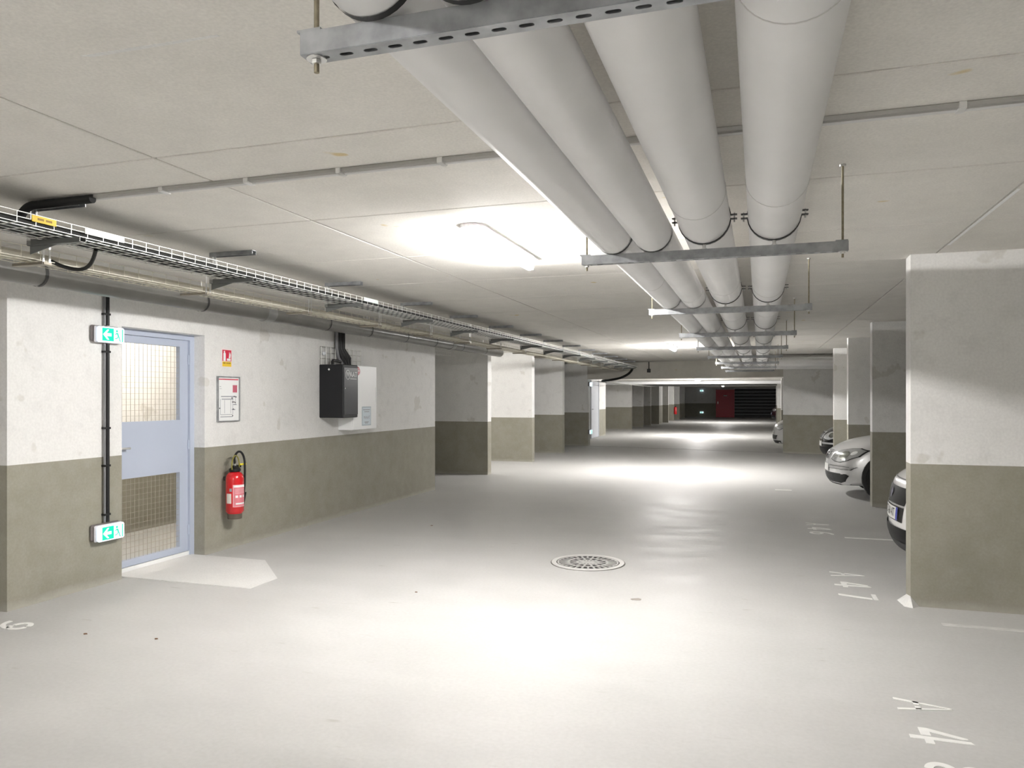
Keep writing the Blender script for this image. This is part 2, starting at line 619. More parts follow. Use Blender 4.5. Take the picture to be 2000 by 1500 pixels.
def make_lamp(label, loc, diff=DIFF, hl=0.66, group='batten lamps along the ceiling'):
    t = empty('ceiling_lamp', loc, label, 'lamp', group)
    MB().prism(stadium(0.075, hl), 0.0, -0.022, lambda a, b, d: (a, b, d)).build('housing', SIGNB, t)
    m = MB()
    lv = [(0.032, -0.022), (0.032, -0.056), (0.027, -0.07), (0.016, -0.076)]
    for (r, z), (r2, z2) in zip(lv[:-1], lv[1:]):
        p1, p2 = stadium(r, hl - 0.03), stadium(r2, hl - 0.03 - (0.06 - r2) * 0.5)
        n = len(p1)
        m.add([(a, b, z) for a, b in p1] + [(a, b, z2) for a, b in p2], [(i, (i + 1) % n, (i + 1) % n + n, i + n) for i in range(n)])
    p2 = stadium(0.016, hl - 0.052)
    m.add([(a, b, -0.076) for a, b in p2], [tuple(range(len(p2)))])
    m.build('diffuser', diff, t, smooth=True)
    for y in (-0.45, 0.45):
        for sg in (-1, 1):
            MB().box(sg * 0.0765 - 0.0025, sg * 0.0765 + 0.0025, y - 0.012, y + 0.012, -0.03, -0.008).build('clip', STEEL, t)
    return t


make_lamp('glowing batten lamp on the ceiling left of the pipes, nearest', (-1.62, 4.80, HC))
make_lamp('glowing batten lamp on the ceiling just before the lintel', (-1.66, 15.4, HC), DIFF2)
make_lamp('unseen batten lamp behind the viewpoint, set bright to fill the near ceiling', (-1.62, -3.4, HC), DIFF3)  # out of view; moved closer and brightened to lift the near ceiling
make_lamp('unseen lamp added in the left bay to light the second partition', (-7.2, 15.2, HC), DIFF4)  # unseen lamp, added to brighten the second left partition
make_lamp('glowing lamp just beyond the lintel', (-2.25, 30.0, HF), DIFF2)
make_lamp('small distant glowing lamp before the red door', (-2.0, 46.0, HF))
make_lamp('lamp on the corridor ceiling behind the mesh door', (-5.75, 6.4, HC), DIFF_W)


# ================================================================== BIG PIPES AND RAILS
ZR = 2.18          # top of the strut rails
RX0, RX1 = -0.815, 0.372
PIPES = [(-0.66, 0.09, ZR + 0.09, 19.86, 'leftmost'), (-0.474, 0.09, ZR + 0.09, 19.66, 'second from the left'),
         (-0.24, 0.116, ZR + 0.028 + 0.116, 19.42, 'third from the left'), (0.066, 0.1135, ZR + 0.028 + 0.1135, 19.15, 'rightmost')]
for k, (x, r, z, ye, nm) in enumerate(PIPES):
    t = empty('insulated_pipe', (x, 3.0, z), '%s of the four long grey insulated pipes under the ceiling' % nm, 'pipe', 'four grey insulated pipes')
    pts = [(0, -11.9, 0)]
    for yy in range(-8, int(ye) - 4, 3):
        pts.append((0, yy, 0))
    R = 0.22
    for q in range(7):
        a = PI / 2 * q / 6
        pts.append((R * (1 - math.cos(a)), ye - 3.0 - R + R * math.sin(a), 0))
    pts.append((6.35 - x, ye - 3.0, 0))
    MB().tube(pts, r, 36).build('jacket', PIPE, t, smooth=True)
    for q, ys in enumerate((4.9 - 3 + 0.7 * k, 9.4 - 3, 13.1 - 3 - k) if k < 2 else (0.6 - 3 + 0.31 * k, 3.35 - 3 - 0.12 * k, 5.1 - 3 + .2 * k, 8.0 - 3 - .3 * k, 11.5 - 3 + .2 * k)):
        MB().tube([(0, ys, 0), (0, ys + 0.004, 0)], r + 0.0012, 36).build('seam_band', SEAM, t, smooth=True)

RY = [1.245 + 2.365 * k for k in range(-1, 9)]


def make_rail():
    t = empty('strut_rail', (0, 0, ZR))
    # channel: slotted bottom, two webs, two lips; sheet solidified
    m = MB()
    hw, hh = 0.0205, 0.041
    x = RX0
    pitch, sl, sw = 0.05, 0.028, 0.0062
    n = int((RX1 - RX0) / pitch)
    m.add([(RX0, -hw, -hh), (RX1, -hw, -hh), (RX1, -sw, -hh), (RX0, -sw, -hh)], [(0, 1, 2, 3)])
    m.add([(RX0, sw, -hh), (RX1, sw, -hh), (RX1, hw, -hh), (RX0, hw, -hh)], [(0, 1, 2, 3)])
    edges = []
    for i in range(n):
        c = RX0 + 0.036 + i * pitch
        if c + sl / 2 > RX1 - 0.005:
            break
        edges.append((c - sl / 2, c + sl / 2))
    prev = None

    def arc(cx, sgn):   # half-round end of a slot, from -sw to +sw
        return [(cx + sgn * sw * math.cos(-PI / 2 + PI * q / 4), sw * math.sin(-PI / 2 + PI * q / 4)) for q in range(5)]

    left = [(RX0, -sw), (RX0, sw)]
    for (a, b) in edges:
        right = arc(a + sw, -1)       # concave end
        poly = left + right[::-1]
        m.add([(p, q, -hh) for p, q in poly], [tuple(range(len(poly)))])
        left = arc(b - sw, 1)
    poly = left + [(RX1, sw), (RX1, -sw)]
    m.add([(p, q, -hh) for p, q in poly], [tuple(range(len(poly)))])
    for sgn in (-1, 1):
        m.add([(RX0, sgn * hw, -hh), (RX1, sgn * hw, -hh), (RX1, sgn * hw, 0), (RX0, sgn * hw, 0)], [(0, 1, 2, 3)])
        m.add([(RX0, sgn * hw, 0), (RX1, sgn * hw, 0), (RX1, sgn * 0.011, 0), (RX0, sgn * 0.011, 0)], [(0, 1, 2, 3)])
        m.add([(RX0, sgn * 0.011, 0), (RX1, sgn * 0.011, 0), (RX1, sgn * 0.011, -0.007), (RX0, sgn * 0.011, -0.007)], [(0, 1, 2, 3)])
    ch = m.build('channel', GALV, t)
    sd = ch.modifiers.new('sheet', 'SOLIDIFY')
    sd.thickness = 0.0022
    sd.offset = 0
    for xr in (RX0 + 0.022, RX1 - 0.022):
        MB().tube([(xr, 0, -hh - 0.028), (xr, 0, HC - ZR)], 0.005, 10).build('threaded_rod', RUSTY, t, smooth=True)
        MB().lathe([(0.019, 0), (0.019, 0.002)], (xr, 0, -hh - 0.0035), 20).build('washer', STEEL, t)
        MB().lathe([(0.0085, 0), (0.0095, 0.002), (0.0095, 0.007), (0.0085, 0.008)], (xr, 0, -hh - 0.0117), 6).build('nut', STEEL, t)
        MB().box(xr - 0.03, xr + 0.02, -0.02, 0.02, 0.0015, 0.006).build('clamp_plate', GALV, t)
        MB().lathe([(0.012, 0), (0.014, 0.004), (0.014, 0.009)], (xr, 0, HC - ZR - 0.009), 8).build('anchor_nut', STEEL, t)
    return t


rail0 = make_rail()
ordw = ['behind the viewpoint', 'nearest in view', 'second in view', 'third in view', 'fourth in view', 'fifth in view', 'sixth in view', 'seventh in view', 'eighth in view', 'farthest']
ORD = ['first', 'second', 'third', 'fourth', 'fifth', 'sixth', 'seventh', 'eighth', 'ninth', 'tenth', 'eleventh', 'twelfth', 'thirteenth', 'fourteenth', 'fifteenth', 'sixteenth']
for k, y in enumerate(RY):
    o = rail0 if k == 0 else copy_tree(rail0)
    o.location = (0, y, ZR)
    if y > 20.2:
        o.location.y = 18.75
    tag(o, 'slotted galvanised rail carrying the grey pipes, %s' % ordw[k], 'rail', 'slotted rails under the pipes')


def make_clamp(r):
    t = empty('pipe_clamp')
    n = 28
    for half in (0, 1):
        m = MB()
        vs, fs = [], []
        for q in range(n // 2 + 1):
            a = PI * half + PI * (0.04 + 0.92 * q / (n // 2))
            for rr in (r + 0.0005, r + 0.004):
                for yy in (-0.013, 0.013):
                    vs.append((math.cos(a) * rr, yy, math.sin(a) * rr))
        for q in range(n // 2):
            b = q * 4
            c = b + 4
            fs += [(b, b + 1, c + 1, c), (b + 2, c + 2, c + 3, b + 3), (b, c, c + 2, b + 2), (b + 1, b + 3, c + 3, c + 1)]
        m.add(vs, fs)
        for sgn in (-1, 1):
            zz = 0.008 if half == 0 else -0.011
            m.box(min(sgn * r, sgn * (r + 0.03)), max(sgn * r, sgn * (r + 0.03)), -0.013, 0.013, zz, zz + 0.003)
        m.build('half_ring', DARKST, t, smooth=True)
    for sgn in (-1, 1):
        MB().tube([(sgn * (r + 0.018), 0, -0.025), (sgn * (r + 0.018), 0, 0.018)], 0.0035, 8).build('bolt', STEEL, t)
    MB().tube([(0, 0, -r - 0.002), (0, 0, -r - 0.028)], 0.008, 8).lathe([(0.013, 0), (0.013, 0.008)], (0, 0, -r - 0.0285), 6).build('stud', STEEL, t)
    return t


for k in (2, 3):
    x, r, z, ye, nm = PIPES[k]
    c0 = make_clamp(r)
    for q, y in enumerate(RY):
        o = c0 if q == 0 else copy_tree(c0)
        o.location = (x, min(y, 18.75), z)
        tag(o, 'ring clamp on the %s pipe, rail %s' % (nm, ordw[q]), 'pipe clamp', 'ring clamps on the pipes')
for k in (0, 1):
    x, r, z, ye, nm = PIPES[k]
    me = None
    for q, y in enumerate(RY):
        lab = 'thin band strap on the %s pipe, rail %s' % (nm, ordw[q])
        if me is None:
            o = MB().tube([(0, -0.008, 0), (0, 0.008, 0)], r + 0.0022, 36, cap=False).build('band_strap', DARKST, smooth=True)
            me = o.data
        else:
            o = bpy.data.objects.new('band_strap', me)
            COL.objects.link(o)
        o.location = (x, min(y, 18.75) - 0.03, z)
        tag(o, lab, 'strap', 'band straps on the pipes')

# ================================================================== CEILING CONDUIT
t = empty('ceiling_conduit', (0, 2.99, HC), 'flat metal conduit running across the ceiling above the pipes', 'conduit')
MB().bbox(-3.4, 6.35, -0.022, 0.006, -0.018, -0.0005, 0.002).build('channel', mat('conduit_grey', (0.36, 0.35, 0.33), 0.5, 0.3), t)
MB().tube([(-3.4, 0.018, -0.012), (6.35, 0.018, -0.012)], 0.011, 10).build('tube', mat('conduit_pale', (0.62, 0.62, 0.61), 0.4, 0.2), t, smooth=True)
for q in range(20):
    x = -3.25 + q * 0.49
    MB().box(x - 0.012, x + 0.012, -0.026, 0.032, -0.0245, -0.0005).build('saddle', STEEL, t)
# scratches / white filler line on the ceiling are flat marks
o = MB().box(1.205, 1.222, 4.3, 5.75, HC - 0.001, HC + 0.001).build('trim_4', LABELW, label='thin white filler line along a ceiling joint', kind='structure')
MB().add([(-1.93, 1.755, HC - 0.001), (-1.6, 1.765, HC - 0.001), (-1.45, 1.772, HC - 0.001), (-1.45, 1.782, HC - 0.001), (-1.62, 1.779, HC - 0.001), (-1.9, 1.772, HC - 0.001),
          (-1.93, 1.755, HC), (-1.6, 1.765, HC), (-1.45, 1.772, HC), (-1.45, 1.782, HC), (-1.62, 1.779, HC), (-1.9, 1.772, HC)],
         [(5, 4, 3, 2, 1, 0), (6, 7, 8, 9, 10, 11), (0, 1, 7, 6), (1, 2, 8, 7), (2, 3, 9, 8), (3, 4, 10, 9), (4, 5, 11, 10), (5, 0, 6, 11)]).build(
    'trim_5', PALECON, label='pale plaster smear on the near ceiling', kind='structure')
# small junction box on the lintel
t = empty('junction_box', (-3.05, yfar(-3.05) - 0.001, 2.26), 'small black box with a cable on the lintel', 'junction box')
MB().bbox(-0.05, 0.05, -0.05, 0, -0.05, 0.05, 0.006).build('housing', BLACK, t)
MB().tube([(0, -0.02, 0.05), (0, -0.02, 0.26)], 0.012, 8).build('cable', BLACK, t)


# ================================================================== CABLE TRAYS
def basket(name, label, x0, x1, zb, zt, y0, y1, m, pitch=0.1, nside=2, nbot=6, rw=0.0023, group=None):
    t = empty(name, ((x0 + x1) / 2, y0, zb), label, 'cable tray', group)
    cx = (x0 + x1) / 2
    L_ = y1 - y0
    hx = (x1 - x0) / 2
    h = zt - zb
    mb = MB()
    for sgn in (-1, 1):
        for q in range(nside):
            z = h * (q + 1) / nside
            mb.tube([(sgn * hx, 0, z), (sgn * hx, L_, z)], rw, 6)
    mb.build('side_wires', m, t, smooth=True)
    mb = MB()
    for q in range(nbot):
        xx = -hx + 2 * hx * q / (nbot - 1)
        mb.tube([(xx, 0, 0), (xx, L_, 0)], rw, 6)
    mb.build('floor_wires', m, t, smooth=True)
    mb = MB()
    for q in range(int(L_ / pitch) + 1):
        y = q * pitch
        mb.tube([(-hx - rw, y, h), (-hx - rw, y, -rw), (hx + rw, y, -rw), (hx + rw, y, h)], rw, 5)
    mb.build('cross_wires', m, t, kind='stuff')
    return t


UX0, UX1, UZ0, UZ1 = -3.645, -3.36, 2.335, 2.388
basket('wire_cable_tray', 'upper wire basket tray full of black cables along the left side', UX0, UX1, UZ0, UZ1, -2.0, 22.2, WIRE)
LX0, LX1, LZ0, LZ1 = -4.10, -3.90, 2.28, 2.345
basket('wire_cable_tray', 'lower tan wire basket tray beside the grey drain pipe', LX0, LX1, LZ0, LZ1, -2.0, 22.2, WIRET, pitch=0.12, nside=1, nbot=4)

# cables in the upper tray
for k in range(11):
    x = UX0 + 0.022 + k * (UX1 - UX0 - 0.044) / 10
    r = [0.011, 0.009, 0.012, 0.0095][k % 4]
    pts = []
    ph = random.random() * 6
    yy = -2.0
    while yy < 22.1:
        pts.append((x + 0.004 * math.sin(yy * 1.3 + ph), yy, UZ0 + 0.003 + r + 0.003 * (1 + math.sin(yy * 0.9 + ph))))
        yy += 0.7
    pts[-1] = (pts[-1][0], 22.1, pts[-1][2])
    MB().tube(pts, r, 8).build('power_cable', (CABLE, CABLE, CABLEG)[k % 3], smooth=True,
                               label='dark power cable lying in the upper wire tray', cat='cable', group='cables in the upper tray')
for k in range(3):
    x = LX0 + 0.04 + 0.06 * k
    MB().tube([(x, -2, LZ0 + 0.022), (x + 0.01, 4, LZ0 + 0.024), (x - 0.01, 10, LZ0 + 0.022), (x, 22.1, LZ0 + 0.022)], 0.018, 8).build(
        'pale_cable', mat('cable_tan', (0.55, 0.52, 0.44), 0.6), smooth=True, label='thick pale cable lying in the lower wire tray', cat='cable', group='cables in the lower tray')


def make_upper_bracket():
    t = empty('tray_bracket')
    hz = HC
    # post, ceiling arm, tray arm : C section sheet
    m = MB()
    m.box(-3.70, -3.695, -0.02, 0.02, UZ0 - 0.03, hz).box(-3.695, -3.672, -0.02, -0.016, UZ0 - 0.03, hz).box(-3.695, -3.672, 0.016, 0.02, UZ0 - 0.03, hz)
    m.build('post', STEEL, t)
    m = MB()
    m.box(-3.70, -3.34, -0.022, 0.022, hz - 0.004, hz).box(-3.70, -3.34, -0.022, -0.018, hz - 0.03, hz - 0.004).box(-3.70, -3.34, 0.018, 0.022, hz - 0.03, hz - 0.004)
    m.build('ceiling_arm', GALV, t)
    m = MB()
    m.box(-3.70, -3.335, -0.02, -0.0165, UZ0 - 0.03, UZ0 - 0.006).box(-3.70, -3.335, 0.0165, 0.02, UZ0 - 0.03, UZ0 - 0.006).box(-3.70, -3.335, -0.0165, 0.0165, UZ0 - 0.033, UZ0 - 0.03)
    m.add([(-3.70, 0.0, UZ0 - 0.03), (-3.5, 0.0, UZ0 - 0.03), (-3.70, 0.0, UZ0 - 0.075), (-3.70, 0.004, UZ0 - 0.03), (-3.5, 0.004, UZ0 - 0.03), (-3.70, 0.004, UZ0 - 0.075)],
          [(0, 1, 2), (5, 4, 3), (0, 3, 4, 1), (1, 4, 5, 2), (2, 5, 3, 0)])
    m.build('tray_arm', mat('bracket_dark', (0.16, 0.165, 0.16), 0.45, 0.5), t)
    return t


ub = make_upper_bracket()
UBY = [0.15, 1.6, 3.05, 4.46, 5.96, 7.47, 8.85, 10.3, 11.8, 13.2, 14.6, 16.0, 17.4, 18.8, 20.2, 21.6]
for k, y in enumerate(UBY):
    o = ub if k == 0 else copy_tree(ub)
    o.location = (0, y, 0)
    tag(o, 'C-shaped ceiling bracket holding the upper tray, %s from the near end' % ORD[k], 'bracket', 'upper tray brackets')


def make_lower_hanger():
    t = empty('tray_hanger')
    for yy in (-0.02, 0.02):
        MB().box(-3.905 + 0.008, -3.905 + 0.012, yy - 0.006, yy + 0.006, LZ0 - 0.02, HC).build('post', STEEL, t)
    MB().box(-4.13, -3.885, -0.025, 0.025, LZ0 - 0.021, LZ0 - 0.006).build('arm', mat('hanger_arm', (0.30, 0.27, 0.22), 0.5, 0.5), t)
    MB().box(-3.95, -3.885, -0.03, 0.03, HC - 0.006, HC).build('ceiling_plate', STEEL, t)
    return t


lh = make_lower_hanger()
for k in range(15):
    o = lh if k == 0 else copy_tree(lh)
    o.location = (0, 1.97 + 1.345 * k, 0)
    tag(o, 'thin hanger holding the lower tray, %s from the near end' % ORD[k], 'hanger', 'lower tray hangers')

# labels on the upper tray
t = empty('cable_label', (UX1 + 0.004, 2.775, UZ1 - 0.018), 'yellow cable marker on the upper tray near the first bracket', 'label', 'labels on the tray')
MB().bbox(0, 0.003, 0, 0.135, -0.017, 0.015, 0.001).build('plate', YELLOW, t)
for q in range(2):
    MB().box(0.003, 0.0034, 0.03 + q * 0.045, 0.065 + q * 0.045, -0.006, 0.005).build('print', mat('brown_ink', (0.35, 0.2, 0.02), 0.6), t)
t = empty('cable_label', (UX1 + 0.004, 3.08, UZ1 - 0.018), 'white cable marker on the upper tray right of the yellow one', 'label', 'labels on the tray')
MB().bbox(0, 0.003, 0, 0.26, -0.016, 0.015, 0.001).build('plate', LABELW, t)
t = empty('cable_label', (UX1 + 0.004, 6.03, UZ1 - 0.014), 'pale green cable marker far along the upper tray', 'label', 'labels on the tray')
MB().bbox(0, 0.003, 0, 0.26, -0.016, 0.018, 0.001).build('plate', mat('pale_label', (0.72, 0.80, 0.78), 0.5), t)

# black corrugated hose from conduit into the tray
pts = []
for q in range(10):
    a = PI / 2 * q / 9
    pts.append((-3.60 - 0.10 * math.sin(a) + 0.03, 2.965, HC - 0.028 - 0.09 * (1 - math.cos(a))))
pts = [(-3.18, 2.965, HC - 0.026)] + pts + [(-3.67, 2.965, 2.37)]
MB().tube(pts, 0.022, 12).build('flexible_hose', RUBBER, smooth=True, label='black flexible hose bending from the ceiling into the upper tray', cat='hose')
# black cables looping down from the upper to the lower tray
pts = [(-3.58 - 0.36 * q / 14, 3.36 + 0.07 * math.sin(PI * q / 14), 2.335 - 0.075 * math.sin(PI * q / 14) ** 0.8 - 0.03 * q / 14) for q in range(15)]
MB().tube(pts, 0.011, 8).build('loop_cable', CABLE, smooth=True, label='black cable looping from the upper to the lower tray', cat='cable')
def spline(P, n=6):
    P = [Vector(p) for p in P]
    Q = [P[0]] + P + [P[-1]]
    out = []
    for i in range(1, len(Q) - 2):
        for k in range(n):
            u = k / n
            a, b, c, d = Q[i - 1], Q[i], Q[i + 1], Q[i + 2]
            out.append(0.5 * (2 * b + (c - a) * u + (2 * a - 5 * b + 4 * c - d) * u * u + (3 * b - a - 3 * c + d) * u ** 3))
    return out + [P[-1]]


pts = spline([(-3.5, 21.6, 2.36), (-3.47, 21.9, 2.32), (-3.6, 22.05, 2.18), (-3.85, 22.15, 2.06), (-4.2, 22.35, 2.0), (-4.55, 22.9, 1.985), (-4.55, 24, 2.05)])
MB().tube(pts, 0.035, 10).build('loop_cable', CABLE, smooth=True, label='thick black cable dropping from the tray under the lintel', cat='cable')
# continuing tray beyond the lintel
basket('wire_cable_tray', 'bright wire basket tray beyond the lintel', -4.95, -4.65, 1.98, 2.04, 23.2, 36.0, WIRE, pitch=0.2, nside=1, nbot=4)

# ================================================================== DRAIN PIPE ON THE LEFT
DPX, DPZ, DPR = -4.68, 2.338, 0.083
t = empty('drain_pipe', (DPX, 3.0, DPZ), 'dark grey plastic drain pipe along the top of the left wall', 'pipe')
MB().tube([(0, -5, 0), (0, 10.6, 0)], DPR, 28).build('pipe', PVC, t, smooth=True)
for y in (3.44, 8.2):
    MB().tube([(0, y - 0.07, 0), (0, y - 0.065, 0), (0, y + 0.06, 0), (0, y + 0.075, 0)], [DPR, DPR + 0.006, DPR + 0.006, DPR + 0.002], 28).build('socket', mat('pvc_socket', (0.22, 0.22, 0.215), 0.3), t, smooth=True)
for q, y in enumerate((2.3, 3.92, 5.51, 7.52, 8.49, 9.51, 10.5, 11.6, 12.7)):
    c = empty('drain_clamp', (DPX, y, DPZ), 'thin dark clamp around the drain pipe, %s from the near end' % ORD[q], 'pipe clamp', 'drain pipe clamps')
    MB().tube([(0, -0.011, 0), (0, 0.011, 0)], DPR + 0.004, 28, cap=False).build('ring', DARKST, c, smooth=True)
    MB().tube([(0, 0, DPR), (0, 0, HC - DPZ)], 0.005, 8).build('stud', STEEL, c)

# bay cable tray glimpsed behind the wall end
basket('wire_cable_tray', 'short wire tray crossing behind the end of the left wall', -5.9, -5.72, 2.30, 2.36, 11.275, 13.715, WIRE, pitch=0.1, nside=1, nbot=3)

# ================================================================== DOOR
D = empty('door_1', (XL - 0.15, DY0, 0), 'blue-grey steel door with wire mesh panels in the left wall', None, None)
D['kind'] = 'structure'
XD = 0.0
m = MB()
m.box(-0.045, 0.03, 0.0, 0.05, 0, DZ)
m.build('frame_jamb', DOORB, D)
MB().box(-0.045, 0.03, DY1 - DY0 - 0.055, DY1 - DY0, 0, DZ).build('frame_jamb', DOORB, D)
MB().box(-0.045, 0.03, 0.05, DY1 - DY0 - 0.055, DZ - 0.05, DZ).build('frame_head', DOORB, D)
ly0, ly1 = 0.053, DY1 - DY0 - 0.058
lz0, lz1 = 0.05, DZ - 0.053
my0, my1 = ly0 + 0.06, ly1 - 0.105
leaf = MB()
leaf.box(-0.035, 0.008, ly0, my0, lz0, lz1).box(-0.035, 0.008, my1, ly1, lz0, lz1)
leaf.box(-0.035, 0.008, my0, my1, lz0, 0.105).box(-0.035, 0.008, my0, my1, 0.80, 1.285).box(-0.035, 0.008, my0, my1, 1.965, lz1)
LEAF = leaf.build('leaf', DOORB, D)


def wires(z0, z1, ny, nz, nm):
    m = MB()
    for q in range(1, ny):
        y = my0 + (my1 - my0) * q / ny
        m.box(-0.012, -0.0095, y - 0.0013, y + 0.0013, z0, z1)
    for q in range(1, nz):
        z = z0 + (z1 - z0) * q / nz
        m.box(-0.0095, -0.007, my0, my1, z - 0.0013, z + 0.0013)
    o = m.build(nm, mat('mesh_wire', (0.42, 0.40, 0.36), 0.5, 0.3), D)
    return o


wires(1.285, 1.965, 15, 14, 'wire_mesh')
wires(0.105, 0.80, 15, 14, 'wire_mesh')
MB().box(-0.04, 0.018, 0.05, DY1 - DY0 - 0.055, 0.0125, 0.046).build('light_leak_strip', LABELW, D)  # white strip coloured as the light leaking under the door
h = MB()
h.bbox(0.008, 0.02, ly0 + 0.015, ly0 + 0.05, 0.98, 1.14, 0.003)
h.tube([(0.02, ly0 + 0.03, 1.065), (0.055, ly0 + 0.03, 1.065), (0.058, ly0 + 0.04, 1.065), (0.058, ly0 + 0.13, 1.062)], 0.009, 8)
h.build('handle', STEEL, D, smooth=True)
for z in (0.25, 1.05, 1.85):
    MB().tube([(0.014, ly1 + 0.001, z - 0.045), (0.014, ly1 + 0.001, z + 0.045)], 0.007, 8).build('hinge', DOORB, D)


# ================================================================== EXIT SIGNS
def make_exit_sign(label, loc, lum=1):
    """local: front looks +x; y along the wall; z up"""
    t = empty('exit_sign', loc, label, 'exit sign', 'illuminated exit signs')
    MB().bbox(0.0, 0.03, -0.145, 0.13, -0.055, 0.075, 0.012).build('back_plate', mat('sign_back', (0.16, 0.14, 0.14), 0.5), t)
    MB().bbox(0.03, 0.05, -0.135, 0.135, -0.062, 0.068, 0.008).build('body', SIGNB, t)
    fr = MB().bbox(0.05, 0.085, -0.128, 0.128, -0.06, 0.065, 0.012).build('diffuser', SIGNW, t)
    fn = lambda a, b, d: (d, a, b)
    MB().box(0.085, 0.0858, -0.10, 0.012, -0.048, 0.053).build('green_field', GREEN, t)
    # arrow to the left (towards -y)
    arrow = [(-0.094, 0.002), (-0.052, 0.042), (-0.034, 0.042), (-0.058, 0.014), (-0.012, 0.014), (-0.012, -0.010), (-0.058, -0.010), (-0.034, -0.038), (-0.052, -0.038)]
    MB().prism(arrow, 0.0858, 0.0866, fn).build('arrow', SIGNW, t)
    # running figure: green marks on the white half
    g = MB()
    g.prism([(0.043 + 0.010 * math.cos(q * PI / 4), 0.036 + 0.010 * math.sin(q * PI / 4)) for q in range(8)], 0.085, 0.0858, fn)
    g.prism([(0.040, 0.024), (0.056, 0.020), (0.064, -0.006), (0.052, -0.010)], 0.085, 0.0858, fn)
    g.prism([(0.040, 0.024), (0.026, 0.010), (0.030, 0.004), (0.046, 0.016)], 0.085, 0.0858, fn)
    g.prism([(0.052, -0.008), (0.036, -0.022), (0.022, -0.022), (0.022, -0.029), (0.040, -0.029), (0.058, -0.012)], 0.085, 0.0858, fn)
    g.prism([(0.056, -0.008), (0.066, -0.006), (0.074, -0.034), (0.084, -0.044), (0.070, -0.044)], 0.085, 0.0858, fn)
    g.build('running_figure', GREEN, t)
    MB().box(0.085, 0.0858, 0.094, 0.104, -0.048, 0.053).build('door_mark', GREEN, t)
    return t


make_exit_sign('upper lit exit sign with a left arrow beside the mesh door', (XL, 4.755, 1.99))
make_exit_sign('lower lit exit sign with a left arrow beside the mesh door', (XL, 4.755, 0.42))
t = empty('conduit_pair', (XL, 4.76, 0), 'black and grey vertical conduits joining the two exit signs', 'conduit')
for (dy, r, mm) in ((-0.022, 0.009, mat('conduit_grey_tube', (0.20, 0.20, 0.21), 0.4)), (0.008, 0.014, BLACK)):
    MB().tube([(0.022, dy, 0.50), (0.022, dy, 1.925)], r, 10).build('tube', mm, t, smooth=True)
    MB().tube([(0.022, dy, 2.07), (0.022, dy, HC)], r, 10).build('tube', mm, t, smooth=True)
for z in (0.56, 0.95, 1.25, 1.86, 2.16):
    MB().box(0.0, 0.036, -0.033, 0.026, z - 0.008, z + 0.008).build('clip', BLACK, t)
make_exit_sign('distant upper lit exit sign on the corner under the lintel', (XL + 0.02, 22.86, 1.88))
make_exit_sign('distant lower lit exit sign on the corner under the lintel', (XL + 0.02, 22.86, 0.42))
MB().tube([(XL + 0.04, 22.84, 0.5), (XL + 0.04, 22.84, 1.82)], 0.016, 8).build('corner_conduit', LABELW, smooth=True, label='pale vertical conduit on the corner under the lintel', cat='conduit')

# ================================================================== FIRE EXTINGUISHER
EX, EY = XL + 0.125, 6.185
t = empty('fire_extinguisher', (EX, EY, 0.36), 'red fire extinguisher hanging on the left wall right of the mesh door', 'fire extinguisher')
R = 0.085
MB().lathe([(0.03, 0.0), (R * .8, 0.006), (R, 0.03), (R, 0.345), (R * .93, 0.378), (R * .7, 0.402), (0.035, 0.412), (0.03, 0.425)], n=32).build('cylinder', RED, t, smooth=True)
MB().lathe([(R * .78, -0.045), (R * .8, -0.035), (R * .8, 0.005)], n=28).build('base_ring', mat('base_dark', (0.10, 0.08, 0.06), 0.6), t, smooth=True)
MB().lathe([(0.05, 0.412), (0.055, 0.42), (0.055, 0.44), (0.03, 0.452)], n=20).build('collar', BLACK, t, smooth=True)
MB().bbox(-0.02, 0.02, -0.03, 0.075, 0.447, 0.472, 0.005).build('valve', BLACK, t)
MB().bbox(0.004, 0.03, 0.05, 0.14, 0.468, 0.484, 0.004).build('lever', mat('lever_yellow', (0.86, 0.72, 0.03), 0.4), t)
MB().lathe([(0.010, 0), (0.010, 0.03), (0.006, 0.034)], (0.01, -0.01, 0.47), 12).build('gauge', STEEL, t)


def arcpts(c, ry, rz, a0, a1, n, x=0.0, x1=None):
    out = []
    for q in range(n + 1):
        a = math.radians(a0 + (a1 - a0) * q / n)
        xx = x if x1 is None else x + (x1 - x) * q / n
        out.append((xx, c[0] + ry * math.cos(a), c[1] + rz * math.sin(a)))
    return out


MB().tube(arcpts((-0.015, 0.47), 0.055, 0.10, 200, -10, 14, 0.02), 0.006, 8).build('pin_cord', mat('cord_olive', (0.22, 0.20, 0.03), 0.5), t, smooth=True)
MB().tube([(0.01, -0.012, 0.49), (0.01, -0.02, 0.55)] + arcpts((0.035, 0.50), 0.062, 0.105, 155, 0, 10, 0.01, 0.04)[0:] + [(0.04, 0.100, 0.40), (0.038, 0.099, 0.28), (0.03, 0.092, 0.16), (0.03, 0.088, 0.10)], 0.0105, 10).build('hose', RUBBER, t, smooth=True)
MB().tube([(0.035, 0.112, 0.20), (0.03, 0.093, 0.10), (0.028, 0.088, 0.05)], [0.012, 0.011, 0.008], 10).build('nozzle', RUBBER, t, smooth=True)


def curved_label(a0, a1, z0, z1, m, nm, off=0.0008, par=t):
    mb = MB()
    vs, fs = [], []
    n = 12
    for q in range(n + 1):
        a = math.radians(a0 - 42 + (a1 - a0) * q / n)
        for z in (z0, z1):
            vs.append(((R + off) * math.cos(a), (R + off) * math.sin(a), z))
    for q in range(n):
        fs.append((2 * q, 2 * q + 2, 2 * q + 3, 2 * q + 1))
    mb.add(vs, fs)
    return mb.build(nm, m, par, smooth=True)


